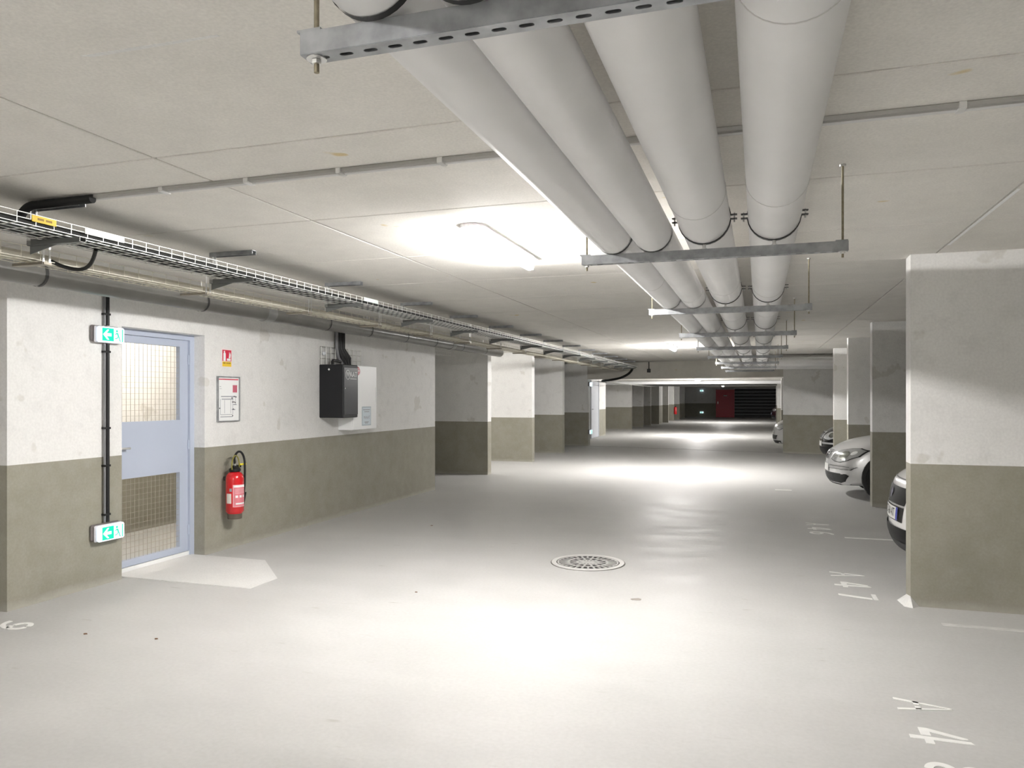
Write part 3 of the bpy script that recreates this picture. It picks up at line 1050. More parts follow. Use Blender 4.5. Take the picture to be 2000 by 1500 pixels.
lb = curved_label(-22, 75, 0.075, 0.29, PINK, 'label')
curved_label(-16, 72, 0.082, 0.262, mat('label_red', (0.70, 0.20, 0.24), 0.5), 'label_field', 0.0012)
curved_label(-16, 72, 0.266, 0.285, LABELW, 'label_header', 0.0014)
for q in range(3):
    curved_label(-6 + q * 26, 10 + q * 26, 0.165, 0.187, LABELW, 'label_print', 0.0016)
for q in range(4):
    curved_label(-10, 66, 0.205 + q * 0.013, 0.211 + q * 0.013, PINK, 'label_print', 0.0016)
curved_label(-4, 66, 0.10, 0.115, LABELW, 'label_print', 0.0016)
curved_label(-68, -32, 0.11, 0.205, mat('paper_tag', (0.78, 0.72, 0.66), 0.6), 'inspection_tag', 0.0012)
curved_label(-44, -28, 0.225, 0.255, GREYINK, 'small_sticker', 0.0012)
MB().box(-0.125, -R + 0.004, -0.012, 0.02, 0.32, 0.36).build('wall_bracket', DARKST, t)

# fire sign
t = empty('fire_sign', (XL, 6.22, 1.885), 'red extinguisher sign with a yellow foot above the framed plan', 'sign')
MB().box(0, 0.004, -0.078, 0.078, -0.095, 0.092).build('plate', mat('sign_pale', (0.80, 0.72, 0.72), 0.5), t)
MB().box(0.004, 0.0045, -0.066, 0.066, -0.035, 0.075).build('red_field', REDS, t)
fn = lambda a, b, d: (d, a, b)
m = MB()
m.prism([(-0.052, -0.033), (-0.018, -0.033), (-0.018, 0.040), (-0.028, 0.052), (-0.028, 0.066), (-0.050, 0.062), (-0.042, 0.052), (-0.052, 0.040)], 0.0045, 0.005, fn)
m.build('extinguisher_mark', LABELW, t)
m = MB()
m.prism([(0.0, -0.03), (0.055, -0.03), (0.055, -0.008), (0.0, -0.008)], 0.0045, 0.005, fn)
m.prism([(0.026, -0.004), (0.052, -0.004), (0.058, 0.03), (0.046, 0.055), (0.044, 0.03), (0.034, 0.062), (0.032, 0.02)], 0.0045, 0.005, fn)
m.build('flame_mark', LABELW, t)
MB().box(0.004, 0.0046, -0.066, 0.066, -0.088, -0.040).build('yellow_field', YELLOW, t)
m = MB()
for (a, b) in ((-0.055, -0.02), (-0.008, 0.012), (0.016, 0.054)):
    m.box(0.0046, 0.005, a, b, -0.060, -0.048)
m.build('print', mat('brown_ink', (0.35, 0.2, 0.02), 0.6), t)

# evacuation plan
t = empty('evacuation_plan', (XL, 6.235, 1.478), 'framed evacuation plan on the left wall above the extinguisher', 'plan')
f = MB()
hw, hh = 0.163, 0.222
f.box(0, 0.022, -hw, hw, hh - 0.010, hh).box(0, 0.022, -hw, hw, -hh, -hh + 0.010).box(0, 0.022, -hw, -hw + 0.010, -hh + 0.010, hh - 0.010).box(0, 0.022, hw - 0.010, hw, -hh + 0.010, hh - 0.010)
f.build('frame', GALV, t)
MB().box(0, 0.012, -hw + 0.010, hw - 0.010, -hh + 0.010, hh - 0.010).build('sheet', LABELW, t)
MB().box(0.012, 0.0125, -hw + 0.014, hw - 0.016, hh - 0.034, hh - 0.024).build('red_header', REDS, t)
MB().box(0.012, 0.0125, 0.062, 0.128, 0.065, 0.138).build('legend_box', mat('legend_red', (0.55, 0.12, 0.18), 0.5), t)
m = MB()
for (a0, b0, a1, b1) in ((-0.11, 0.02, 0.11, 0.03), (-0.10, -0.006, 0.07, 0.004), (-0.12, -0.15, -0.115, 0.0), (-0.06, -0.14, -0.055, -0.01), (-0.12, -0.155, 0.06, -0.15),
                         (-0.12, -0.178, 0.06, -0.17), (0.03, -0.14, 0.035, 0.0), (0.06, -0.15, 0.066, 0.03), (0.10, -0.05, 0.104, 0.03), (0.07, -0.06, 0.12, -0.05), (0.05, -0.11, 0.10, -0.10), (-0.13, 0.12, -0.11, 0.125), (-0.13, 0.10, -0.10, 0.103)):
    m.box(0.012, 0.0124, a0, a1, b0, b1)
m.build('plan_lines', GREYINK, t)
m = MB()
for (a, b) in ((0.05, 0.01), (0.085, 0.025), (0.11, 0.02), (0.08, -0.03), (0.06, -0.03), (0.1, -0.035), (0.07, -0.1), (0.06, -0.165), (-0.13, -0.09)):
    m.box(0.0124, 0.0128, a - 0.007, a + 0.007, b - 0.006, b + 0.006)
m.build('plan_symbols', INK, t)

# ================================================================== CABINETS
t = empty('black_cabinet', (XL, 7.87, 1.25), 'black wall cabinet with white lettering, left of the white one', 'cabinet')
cb = MB().bbox(0, 0.325, 0, 0.345, 0, 0.635, 0.008).build('body', BLACKP, t)
MB().bbox(0.325, 0.333, 0.01, 0.335, 0.035, 0.60, 0.003).build('door', mat('black_door', (0.016, 0.017, 0.022), 0.35), t)
text_obj('lettering', 'AAT', 0.085, LABELW, t, frame_on_x(0.3335, 0.225, 0.515, 1.05, 1.05))
text_obj('lettering', 'W', 0.075, LABELW, t, frame_on_x(0.3335, 0.095, 0.515, 0.9, 1.1))
m = MB()
n = 24
vs, fs = [], []
for q in range(n):
    a = 2 * PI * q / n
    for rr in (1.0, 0.88):
        vs.append((0.3338, 0.095 + 0.052 * rr * math.cos(a), 0.513 + 0.058 * rr * math.sin(a)))
for q in range(n - 2):
    fs.append((2 * q, 2 * q + 2, 2 * q + 3, 2 * q + 1))
m.add(vs, fs).box(0.3334, 0.3338, 0.15, 0.30, 0.462, 0.467)
m.build('ring_mark', LABELW, t)
m = MB().lathe([(0.008, 0), (0.008, 0.004)], (0.333, 0.03, 0.35), 12, 'x').build('lock', STEEL, t)
MB().add([(0.12, -0.0005, 0.575), (0.135, -0.0005, 0.59), (0.15, -0.0005, 0.575), (0.135, -0.0005, 0.56)], [(0, 1, 2, 3)]).build('warning_mark', LABELW, t)
MB().tube([(0.12, 0.10, 0.63), (0.12, 0.10, 0.67), (0.11, 0.13, 0.69), (0.10, 0.24, 0.685), (0.09, 0.34, 0.68)], 0.016, 10).build('cable_gland', BLACK, t, smooth=True)

t = empty('white_cabinet', (XL, 8.30, 1.085), 'white wall cabinet with a small framed notice and a red knob', 'cabinet')
MB().bbox(0, 0.195, 0, 0.60, 0, 0.81, 0.006).build('body', WHITEP, t)
MB().bbox(0.195, 0.215, 0.004, 0.596, 0.004, 0.806, 0.004).build('door', WHITEP, t)
MB().bbox(0.215, 0.222, 0.573, 0.592, 0.34, 0.54, 0.002).build('lock_bar', LABELW, t)
m = MB()
m.box(0.215, 0.218, 0.21, 0.44, 0.05, 0.29)
nb = m.build('notice', mat('notice_frame', (0.42, 0.50, 0.56), 0.4), t)
MB().box(0.218, 0.2186, 0.222, 0.428, 0.062, 0.278).build('notice_sheet', mat('notice_pale', (0.66, 0.74, 0.80), 0.5), t)
m = MB()
for (a, b, z) in ((0.235, 0.41, 0.245), (0.265, 0.395, 0.22), (0.27, 0.38, 0.09), (0.28, 0.36, 0.075)):
    m.box(0.2186, 0.219, a, b, z, z + 0.009)
m.build('print', GREYINK, t)
text_obj('lettering', 'WAAT', 0.055, GREYINK, t, frame_on_x(0.2192, 0.33, 0.15))
m = MB().lathe([(0.055, 0.0), (0.055, 0.02), (0.045, 0.03)], (0.215, 0.07, 0.735), 24, 'x').build('red_knob', mat('estop_red', (0.42, 0.03, 0.045), 0.35), t, smooth=True)
MB().box(0.245, 0.2465, 0.04, 0.10, 0.732, 0.742).build('knob_mark', LABELW, t)

# wire panel behind the cabinets
t = empty('cable_rack', (XL, 7.87, 1.90), 'short wire basket panel fixed upright above the cabinets', 'cable rack')
m = MB()
for q in range(10):
    m.tube([(0.03, 0.0 + q * 0.105, -0.015), (0.03, q * 0.105, 0.20)], 0.006, 6)
m.build('upright_wires', WIRE, t)
m = MB()
for z in (0.20, 0.13, 0.06):
    m.tube([(0.026, -0.01, z), (0.026, 0.96, z)], 0.004, 6)
m.build('level_wires', mat('wire_dim', (0.35, 0.34, 0.32), 0.4, 0.5), t)
for y in (0.06, 0.52):
    MB().box(0.0, 0.03, y - 0.03, y + 0.04, 0.10, 0.14).build('fixing', GALV, t)
# conduits down to the cabinets
t = empty('conduit_bundle', (XL, 8.22, 2.0), 'bundle of black and grey conduits dropping to the cabinets', 'conduit')
for q, (dy, r, mm) in enumerate(((-0.03, 0.02, mat('conduit_grey_tube', (0.20, 0.20, 0.21), 0.4)), (0.02, 0.028, BLACK), (0.078, 0.028, BLACK), (0.13, 0.022, BLACK))):
    MB().tube([(0.045, dy, 0.52), (0.045, dy, 0.10), (0.055 + 0.02 * q, dy + 0.03, -0.02), (0.09, dy + 0.07, -0.105)], r, 10).build('tube', mm, t, smooth=True)

# ================================================================== FLOOR DRAIN
t = empty('floor_drain', (-1.47, 6.73, 0), 'round cast iron drain grate in the middle of the floor', 'drain grate')
MB().lathe([(0.30, 0.0005), (0.30, 0.001)], n=40).build('pit', PIT, t)


def ringz(r0, r1, z0, z1, n=48):
    m = MB()
    vs, fs = [], []
    for q in range(n):
        a = 2 * PI * q / n
        ca, sa = math.cos(a), math.sin(a)
        vs += [(r0 * ca, r0 * sa, z0), (r1 * ca, r1 * sa, z0), (r1 * ca, r1 * sa, z1), (r0 * ca, r0 * sa, z1)]
    for q in range(n):
        b, c = 4 * q, 4 * ((q + 1) % n)
        fs += [(b, c, c + 1, b + 1), (b + 1, c + 1, c + 2, b + 2), (b + 2, c + 2, c + 3, b + 3), (b + 3, c + 3, c, b)]
    return m.add(vs, fs)


ringz(0.285, 0.328, 0.0, 0.006).build('rim', mat('drain_rim', (0.78, 0.77, 0.755), 0.45, 0.2), t, smooth=True)
ringz(0.328, 0.336, 0.0, 0.002).build('joint_ring', mat('drain_joint', (0.12, 0.11, 0.10), 0.8), t)
ringz(0.262, 0.276, 0.001, 0.006).build('grate_ring', CAST, t, smooth=True)
ringz(0.165, 0.185, 0.001, 0.006).build('grate_ring', CAST, t, smooth=True)
ringz(0.085, 0.105, 0.001, 0.006).build('grate_ring', CAST, t, smooth=True)
MB().lathe([(0.04, 0.001), (0.04, 0.006)], n=16).build('hub', CAST, t)
bar = None
for q in range(28):
    if bar is None:
        o = MB().box(0.175, 0.275, -0.0085, 0.0085, 0.001, 0.0058).build('grate_bar', CAST, t)
        bar = o.data
    else:
        o = bpy.data.objects.new('grate_bar', bar)
        COL.objects.link(o)
        o.parent = t
    o.rotation_euler = (0, 0, 2 * PI * q / 28)
bar = None
for q in range(14):
    if bar is None:
        o = MB().box(0.035, 0.17, -0.009, 0.009, 0.001, 0.0056).build('inner_bar', CAST, t)
        bar = o.data
    else:
        o = bpy.data.objects.new('inner_bar', bar)
        COL.objects.link(o)
        o.parent = t
    o.rotation_euler = (0, 0, 2 * PI * (q + .5) / 14)


# ================================================================== FLOOR NUMBERS
def strokes(ch):
    """stencil strokes in a unit box: width .62, height 1; list of polygons"""
    if ch == 'A':
        return [[(0.0, 0), (0.09, 0), (0.325, 0.93), (0.30, 1.0)], [(0.53, 0), (0.62, 0), (0.35, 1.0), (0.335, 0.93)],
                [(0.10, 0.33), (0.27, 0.33), (0.27, 0.43), (0.13, 0.43)], [(0.35, 0.33), (0.52, 0.33), (0.49, 0.43), (0.35, 0.43)]]
    if ch == '4':
        return [[(0.36, 0), (0.50, 0), (0.50, 1.0), (0.40, 0.96)], [(0.50, 0.22), (0.66, 0.22), (0.66, 0.36), (0.50, 0.36)],
                [(0.0, 0.20), (0.32, 0.20), (0.32, 0.36), (0.16, 0.36), (0.34, 0.86), (0.32, 0.94), (0.28, 0.94), (0.0, 0.34)]]
    if ch == '7':
        return [[(0.0, 0.88), (0.62, 0.88), (0.62, 1.0), (0.0, 1.0)], [(0.46, 0.85), (0.61, 0.85), (0.34, 0.0), (0.18, 0.0)]]

    def ring(cx, cy, rx, ry, th, a0, a1, n=12):
        out = []
        for q in range(n + 1):
            a = math.radians(a0 + (a1 - a0) * q / n)
            out.append((cx + rx * math.cos(a), cy + ry * math.sin(a)))
        for q in range(n, -1, -1):
            a = math.radians(a0 + (a1 - a0) * q / n)
            out.append((cx + (rx - th) * math.cos(a), cy + (ry - th) * math.sin(a)))
        return out
    if ch == '8':
        return [ring(0.31, 0.26, 0.31, 0.26, 0.13, 100, 260), ring(0.31, 0.26, 0.31, 0.26, 0.13, -80, 80),
                ring(0.31, 0.75, 0.28, 0.25, 0.13, 100, 260), ring(0.31, 0.75, 0.28, 0.25, 0.13, -80, 80)]
    if ch == '6':
        return [ring(0.31, 0.30, 0.31, 0.30, 0.13, -80, 85), ring(0.31, 0.30, 0.31, 0.30, 0.13, 100, 260),
                ring(0.52, 0.36, 0.52, 0.64, 0.13, 85, 172)]
    if ch == '9':
        return [[(0.62 - a, 1 - b) for a, b in p] for p in strokes('6')]
    return []


def floor_text(s, x0, y0, h, pitch, label, faces=1, flat=0.0022):
    """faces=1: letter tops towards +X, reading along -Y; faces=-1: tops to -X, reading along +Y"""
    t = empty('floor_number', (x0, y0, 0), label, 'floor marking', 'painted bay numbers')
    for k, ch in enumerate(s):
        m = MB()
        for poly in strokes(ch):
            if faces == 1:
                m.prism(poly, 0.0, flat, lambda a, b, d: (b * h, -(k * pitch + a * h), d))
            else:
                m.prism(poly, 0.0, flat, lambda a, b, d: (-b * h, k * pitch + a * h, d))
        m.build('numeral' if ch.isdigit() else 'letter', PAINTW, t)
    return t


floor_text('A48', 0.635, 4.185, 0.25, 0.345, 'white painted A48 on the floor, nearest bay on the right')
floor_text('A47', 0.575, 7.03, 0.265, 0.36, 'white painted A47 on the floor before the white car')
floor_text('A46', 0.53, 9.66, 0.25, 0.30, 'worn white painted A46 on the floor behind A47')
floor_text('A45', 0.55, 12.2, 0.22, 0.28, 'faint white paint before the silver car') if False else None
floor_text('96', -4.52, 3.28, 0.25, 0.36, 'white painted number on the floor at the left edge', faces=-1)
MB().box(0.87, 3.6, 8.745, 8.80, 0, 0.0022).build('bay_line', PAINTW, label='thin white line between two bays beside the white car', cat='floor marking')
MB().box(0.25, 0.5, 12.9, 12.98, 0, 0.0022).build('bay_line', PAINTW, label='short worn white mark before the silver car', cat='floor marking')
MB().box(1.15, 2.6, 5.60, 5.655, 0, 0.0018).build('bay_line', mat('worn_paint', (0.62, 0.615, 0.60), 0.6, noise=0.12, scale=12), label='worn pale line on the floor before the nearest partition', cat='floor marking')
# leaf and small bits on the floor
for k, (x, y, s) in enumerate(((-0.86, 5.62, 0.035), (-4.05, 3.72, 0.012), (-3.55, 3.78, 0.010), (-3.62, 8.1, 0.012), (-2.5, 5.3, 0.008))):
    m = MB()
    pts = []
    for q in range(9):
        a = 2 * PI * q / 9
        rr = s * (0.55 + 0.45 * random.random())
        pts.append((rr * math.cos(a) * 1.6, rr * math.sin(a)))
    m.prism(pts, 0.0, 0.004 if k else 0.003, lambda a, b, d: (a, b, d))
    m.build('floor_debris', mat('debris', (0.30, 0.27, 0.24), 0.8) if k == 0 else mat('debris_brown', (0.16, 0.08, 0.04), 0.8),
            label=['curled grey scrap lying on the floor right of the drain', 'small brown scrap on the floor at the left edge', 'tiny brown scrap on the floor right of the left edge number',
                   'tiny dark scrap on the floor below the cabinets', 'tiny dark scrap on the floor left of the drain'][k], cat='debris', loc=(x, y, 0))

# ================================================================== FAR DETAILS
D2 = empty('door_2', (-2.95, 57.45, 0), 'red door in the far end wall')
D2['kind'] = 'structure'
MB().box(0.0, 1.23, 0.0, 0.05, 0, 2.02).build('leaf', REDDOOR, D2)
MB().box(-0.04, 0.0, -0.02, 0.05, 0, 2.05).build('frame_jamb', REDDOOR, D2)
MB().box(1.23, 1.27, -0.02, 0.05, 0, 2.05).build('frame_jamb', REDDOOR, D2)
MB().bbox(0.08, 0.13, -0.05, 0.0, 0.98, 1.15, 0.008).build('handle', STEEL, D2)
MB().box(0.5, 0.75, -0.012, 0, 1.55, 1.62).build('sign_plate', LABELW, D2)
t = empty('roller_gate', (-1.68, 57.5, 0), 'black panelled gate right of the red door', 'gate')
for q in range(9):
    MB().bbox(0.0, 7.9, 0.0, 0.06, q * 0.233 + 0.004, (q + 1) * 0.233 - 0.004, 0.01).build('panel', GATE, t)
make_exit_sign('far lit exit sign high beside the red door', (-4.0, 57.5, 1.95)).rotation_euler = (0, 0, -PI / 2)
make_exit_sign('far lit exit sign low beside the red door', (-4.0, 57.5, 0.35)).rotation_euler = (0, 0, -PI / 2)
D3 = empty('door_3', (-5.75, 26.75, 0), 'pale blue door just beyond the lintel')
D3['kind'] = 'structure'
PALE = mat('pale_blue_door', (0.66, 0.68, 0.74), 0.5)
MB().box(0.0, 0.03, 0, 1.3, 0.01, 2.05).build('leaf', PALE, D3)
MB().box(0.0, 0.05, -0.05, 0.0, 0, 2.1).build('frame_jamb', PALE, D3)
MB().box(0.0, 0.05, 1.3, 1.35, 0, 2.1).build('frame_jamb', PALE, D3)
MB().tube([(0.03, 0.1, 1.05), (0.08, 0.1, 1.05), (0.08, 0.22, 1.05)], 0.012, 8).build('handle', STEEL, D3)
for (y, z, r, nm) in ((31.5, 2.08, 0.07, 'first'), (38.8, 2.09, 0.06, 'second')):
    MB().tube([(-9.9, y, z), (6.3, y, z)], r, 14).build('cross_pipe', mat('pale_pipe', (0.62, 0.62, 0.63), 0.4), smooth=True, label='%s pale pipe crossing the ceiling beyond the lintel' % nm, cat='pipe')
t = empty('fire_extinguisher', (-4.95, 48.12, 0.4), 'tiny distant red extinguisher on a far left pillar', 'fire extinguisher')
MB().lathe([(0.05, 0), (0.09, 0.02), (0.09, 0.42), (0.05, 0.47)], n=16).build('cylinder', RED, t, smooth=True)
MB().bbox(-0.03, 0.03, -0.03, 0.06, 0.47, 0.53, 0.005).build('valve', BLACK, t)


# ================================================================== CARS
def make_car(label, loc, paint, style='hatch', plate_text=None, simple=False):
    """nose at local x=0 facing -x; length along +x; y across; z up"""
    t = empty('car', loc, label, 'car', 'parked cars')
    if style == 'hatch':
        W, L_, zn, zh, zbelt, zroof, lean = 0.825, 3.9, 0.70, 0.93, 0.95, 1.46, 0.30
    elif style == 'suv':
        W, L_, zn, zh, zbelt, zroof, lean = 0.87, 4.1, 0.80, 0.98, 1.02, 1.58, 0.16
    else:
        W, L_, zn, zh, zbelt, zroof, lean = 0.80, 3.6, 0.74, 0.93, 0.94, 1.48, 0.26
    zb = 0.17

    def xf(y, z):
        a = 0.34 * (abs(y) / W) ** 2.6
        if z > 0.5:
            a += (z - 0.5) * lean + 2.2 * max(0, z - (zn - 0.06)) ** 1.5
        if z < 0.28:
            a += (0.28 - z) * 0.5
        return a

    def ring(w_, b_, s_, t_):
        """half profile, bottom centre -> top centre"""
        return [(0, b_), (w_ * .5, b_), (w_ * .86, b_ + 0.01), (w_ * .97, b_ + 0.09), (w_, b_ + 0.42 * (s_ - b_)), (w_ * .99, b_ + 0.75 * (s_ - b_)),
                (w_ * .955, s_), (w_ * .84, s_ + 0.62 * (t_ - s_)), (w_ * .5, s_ + 0.92 * (t_ - s_)), (0, t_)]

    def full(half):
        return half + [(-a, b) for a, b in half[-2:0:-1]]

    rings = []
    base = full(ring(W * .93, zb, zn - 0.07, zn))
    cz = (zb + zn) / 2
    for sc in (0.25, 0.6, 0.88, 1.0):
        rings.append([(xf(y * sc, cz + (z - cz) * sc), y * sc, cz + (z - cz) * sc) for y, z in base])
    st = [  # x, blend of nose curve, w, bottom, shoulder, top
        (0.10, .90, W * .97, zb, zn - .02, zn + .07), (0.30, .6, W * .995, zb, zn + .06, zn + .14), (0.60, .25, W, zb, zn + .12, zh - .04),
        (1.00, 0, W, zb, zbelt - .07, zh + .02), (1.6, 0, W, zb, zbelt - .04, zbelt), (2.6, 0, W, zb, zbelt - .02, zbelt + .01), (L_ - .5, 0, W * .99, zb, zbelt, zbelt + .03),
        (L_ - .12, 0, W * .93, zb + .04, zbelt - .02, zbelt + .02), (L_, 0, W * .8, zb + .12, zbelt - .12, zbelt - .06)]
    for (x, k, w_, b_, s_, t_) in st:
        rings.append([(x + k * xf(y, min(z, zn)), y, z) for y, z in full(ring(w_, b_, s_, t_))])
    n = len(base)
    mb = MB()
    vs = [p for r in rings for p in r]
    fs = []
    for i in range(len(rings) - 1):
        for q in range(n):
            q2 = (q + 1) % n
            fs.append((i * n + q, i * n + q2, (i + 1) * n + q2, (i + 1) * n + q))
    fs.append(tuple(range(n)))
    fs.append(tuple((len(rings) - 1) * n + q for q in range(n)))
    mb.add(vs, fs)
    body = mb.build('body', paint, t, smooth=True)
    sub = body.modifiers.new('subdivision', 'SUBSURF')
    sub.levels = sub.render_levels = 2
    dg = bpy.context.evaluated_depsgraph_get()
    me = bpy.data.meshes.new_from_object(body.evaluated_get(dg))
    body.modifiers.clear()
    old = body.data
    body.data = me
    me.name = 'body'
    bpy.data.meshes.remove(old)
    for p in me.polygons:
        p.use_smooth = True
    bv = BVHTree.FromPolygons([v.co.copy() for v in me.vertices], [tuple(p.vertices) for p in me.polygons])

    def patch(nm, poly, m, off=0.004, cuts=2, parent=None, mirror=False, lab=None):
        """shape given in (y,z), pressed onto the front of the body"""
        bm = bmesh.new()
        sg = -1 if mirror else 1
        f_ = bm.faces.new([bm.verts.new((0, sg * a, b)) for a, b in poly])
        bmesh.ops.triangulate(bm, faces=[f_])
        for _ in range(cuts):
            bmesh.ops.subdivide_edges(bm, edges=bm.edges[:], cuts=1, use_grid_fill=True)
        bmesh.ops.triangulate(bm, faces=bm.faces[:])
        for v in bm.verts:
            hit = bv.ray_cast(Vector((-2, v.co.y, v.co.z)), Vector((1, 0, 0)))
            if hit[0] is None:
                hn = bv.find_nearest(Vector((0.3, v.co.y, v.co.z)))
                v.co = hn[0] + hn[1] * off
            else:
                nn = hit[1] if hit[1].x < 0 else -hit[1]
                v.co = hit[0] + nn * off
        bmesh.ops.recalc_face_normals(bm, faces=bm.faces[:])
        if bm.faces and sum(f2.normal.x for f2 in bm.faces) > 0:
            bmesh.ops.reverse_faces(bm, faces=bm.faces[:])
        me2 = bpy.data.meshes.new(nm)
        bm.to_mesh(me2)
        bm.free()
        me2.materials.append(m)
        for p in me2.polygons:
            p.use_smooth = True
        o = bpy.data.objects.new(nm, me2)
        COL.objects.link(o)
        o.parent = parent or t
        if lab:
            o['label'] = lab
        return o

    def oval(cy, cz_, ry, rz, k=16):
        return [(cy + ry * math.cos(2 * PI * q / k), cz_ + rz * math.sin(2 * PI * q / k)) for q in range(k)]

    def grow(poly, g):
        cy = sum(a for a, b in poly) / len(poly)
        c2 = sum(b for a, b in poly) / len(poly)
        return [(cy + (a - cy) * (1 + g), c2 + (b - c2) * (1 + g * 1.4)) for a, b in poly]

    if style == 'hatch':
        hl_ = [(0.33, 0.56), (0.37, 0.64), (0.46, 0.69), (0.60, 0.725), (0.71, 0.735), (0.775, 0.71), (0.765, 0.62), (0.70, 0.56), (0.58, 0.525), (0.46, 0.53)]
        for mi in (False, True):
            h0 = patch('headlamp', grow(hl_, 0.06), BLACK, 0.003, 3, mirror=mi)
            patch('lens', hl_, LENS, 0.006, 3, parent=h0, mirror=mi)
            patch('reflector', oval(0.61, 0.63, 0.08, 0.06), LENSD, 0.009, 2, parent=h0, mirror=mi)
            patch('indicator', oval(0.715, 0.665, 0.025, 0.03, 10), LABELW, 0.010, 1, parent=h0, mirror=mi)
            rs = patch('rub_strip', [(0.28, 0.418), (0.755, 0.418), (0.79, 0.468), (0.28, 0.468)], GREYPL, 0.004, 3, mirror=mi)
            patch('strip_face', [(0.285, 0.426), (0.75, 0.426), (0.775, 0.462), (0.285, 0.462)], mat('rub_strip_silver', (0.62, 0.62, 0.63), 0.25, 0.4, coat=.5), 0.012, 3, parent=rs, mirror=mi)
        patch('grille_surround', [(-0.315, 0.70), (0.315, 0.70), (0.21, 0.53), (-0.21, 0.53)], SILVERCAR, 0.006, 3)
        g0 = patch('grille', [(-0.265, 0.685), (0.265, 0.685), (0.185, 0.545), (-0.185, 0.545)], BLACK, 0.010, 3)
        for q in range(3):
            z = 0.575 + q * 0.036
            hw_ = 0.17 + 0.025 * q
            patch('slat', [(-hw_, z), (hw_, z), (hw_, z + 0.010), (-hw_, z + 0.010)], CHROME, 0.016, 3, parent=g0)
        patch('badge', oval(0, 0.61, 0.055, 0.055), CHROME, 0.022, 1, parent=g0)
        g1 = patch('lower_grille', [(-0.70, 0.355), (-0.735, 0.335), (-0.67, 0.245), (-0.57, 0.215), (0.57, 0.215), (0.67, 0.245), (0.735, 0.335), (0.70, 0.355)], BLACK, 0.005, 3)
        for q in range(3):
            z = 0.245 + q * 0.032
            patch('slat', [(-0.42, z), (0.42, z), (0.42, z + 0.007), (-0.42, z + 0.007)], GREYPL, 0.010, 3, parent=g1)
        patch('number_plate', [(-0.26, 0.37), (0.26, 0.37), (0.26, 0.475), (-0.26, 0.475)], PLATE, 0.014, 2)
        patch('hood_gap', [(-0.62, 0.695), (0.62, 0.695), (0.62, 0.70), (-0.62, 0.70)], BLACK, 0.002, 4) if False else None
        patch('underbody', [(-0.68, 0.18), (0.68, 0.18), (0.70, 0.20), (-0.70, 0.20)], BLACK, 0.004, 3)
    elif style == 'suv':
        patch('bonnet_edge', [(-0.62, 0.775), (0.62, 0.775), (0.62, 0.783), (-0.62, 0.783)], GREYPL, 0.003, 3)
        hl_ = [(0.42, 0.66), (0.47, 0.745), (0.60, 0.77), (0.70, 0.765), (0.74, 0.70), (0.70, 0.64), (0.55, 0.63)]
        for mi in (False, True):
            h0 = patch('headlamp', grow(hl_, 0.05), BLACK, 0.003, 3, mirror=mi)
            patch('lens', hl_, LENS, 0.006, 3, parent=h0, mirror=mi)
            patch('reflector', oval(0.58, 0.70, 0.06, 0.05), LENSD, 0.009, 2, parent=h0, mirror=mi)
        g0 = patch('grille', [(-0.37, 0.715), (0.37, 0.715), (0.39, 0.60), (0.36, 0.565), (-0.36, 0.565), (-0.39, 0.60)], BLACK, 0.006, 3)
        patch('grille_trim', [(-0.36, 0.552), (0.36, 0.552), (0.36, 0.560), (-0.36, 0.560)], mat('trim_grey', (0.42, 0.43, 0.42), 0.3, 0.5), 0.009, 3)
        patch('badge', [(0, 0.70), (0.045, 0.655), (0, 0.60), (-0.045, 0.655)], mat('badge_steel', (0.12, 0.11, 0.25), 0.2, 0.8), 0.012, 1, parent=g0)
        patch('plate_recess', [(-0.36, 0.548), (0.36, 0.548), (0.34, 0.42), (-0.34, 0.42)], BLACK, 0.005, 3)
        pl = patch('number_plate', [(-0.26, 0.43), (0.26, 0.43), (0.26, 0.54), (-0.26, 0.54)], PLATE, 0.012, 3)
        patch('blue_band', [(-0.26, 0.43), (-0.215, 0.43), (-0.215, 0.54), (-0.26, 0.54)], BLUE, 0.014, 1, parent=pl)
        patch('blue_band', [(0.215, 0.43), (0.26, 0.43), (0.26, 0.54), (0.215, 0.54)], BLUE, 0.014, 1, parent=pl)
        patch('lower_bumper', [(-0.72, 0.375), (0.72, 0.375), (0.74, 0.36), (0.70, 0.25), (-0.70, 0.25), (-0.74, 0.36)], BLACK, 0.012, 4)
        patch('skid_plate', [(-0.70, 0.255), (0.70, 0.255), (0.66, 0.185), (-0.66, 0.185)], GREYPL, 0.015, 4)
        if plate_text:
            x0 = bv.ray_cast(Vector((-2, 0, 0.485)), Vector((1, 0, 0)))[0].x
            pm = text_mesh(plate_text, 0.105)
            pm.transform(frame_on_nx(x0 - 0.014, 0.0, 0.485, 0.72, 1.0))
            for v in pm.vertices:
                hit = bv.ray_cast(Vector((-2, v.co.y, v.co.z)), Vector((1, 0, 0)))
                if hit[0]:
                    nn = hit[1] if hit[1].x < 0 else -hit[1]
                    v.co = hit[0] + nn * 0.0145
            pm.materials.clear()
            pm.materials.append(INK)
            o = bpy.data.objects.new('plate_lettering', pm)
            COL.objects.link(o)
            o.parent = pl
    else:
        hl_ = [(0.44, 0.60), (0.46, 0.70), (0.58, 0.74), (0.70, 0.70), (0.70, 0.62), (0.58, 0.575)]
        for mi in (False, True):
            h0 = patch('headlamp', grow(hl_, 0.12), BLACK, 0.003, 3, mirror=mi)
            patch('lens', hl_, LENS, 0.007, 3, parent=h0, mirror=mi)
        patch('badge', oval(0, 0.60, 0.055, 0.055), BURGCAR, 0.010, 1)
        patch('lower_grille', [(-0.52, 0.42), (0.52, 0.42), (0.45, 0.30), (-0.45, 0.30)], BLACK, 0.006, 3)
        patch('bumper_lip', [(-0.64, 0.27), (0.64, 0.27), (0.62, 0.19), (-0.62, 0.19)], BLACK, 0.005, 3)
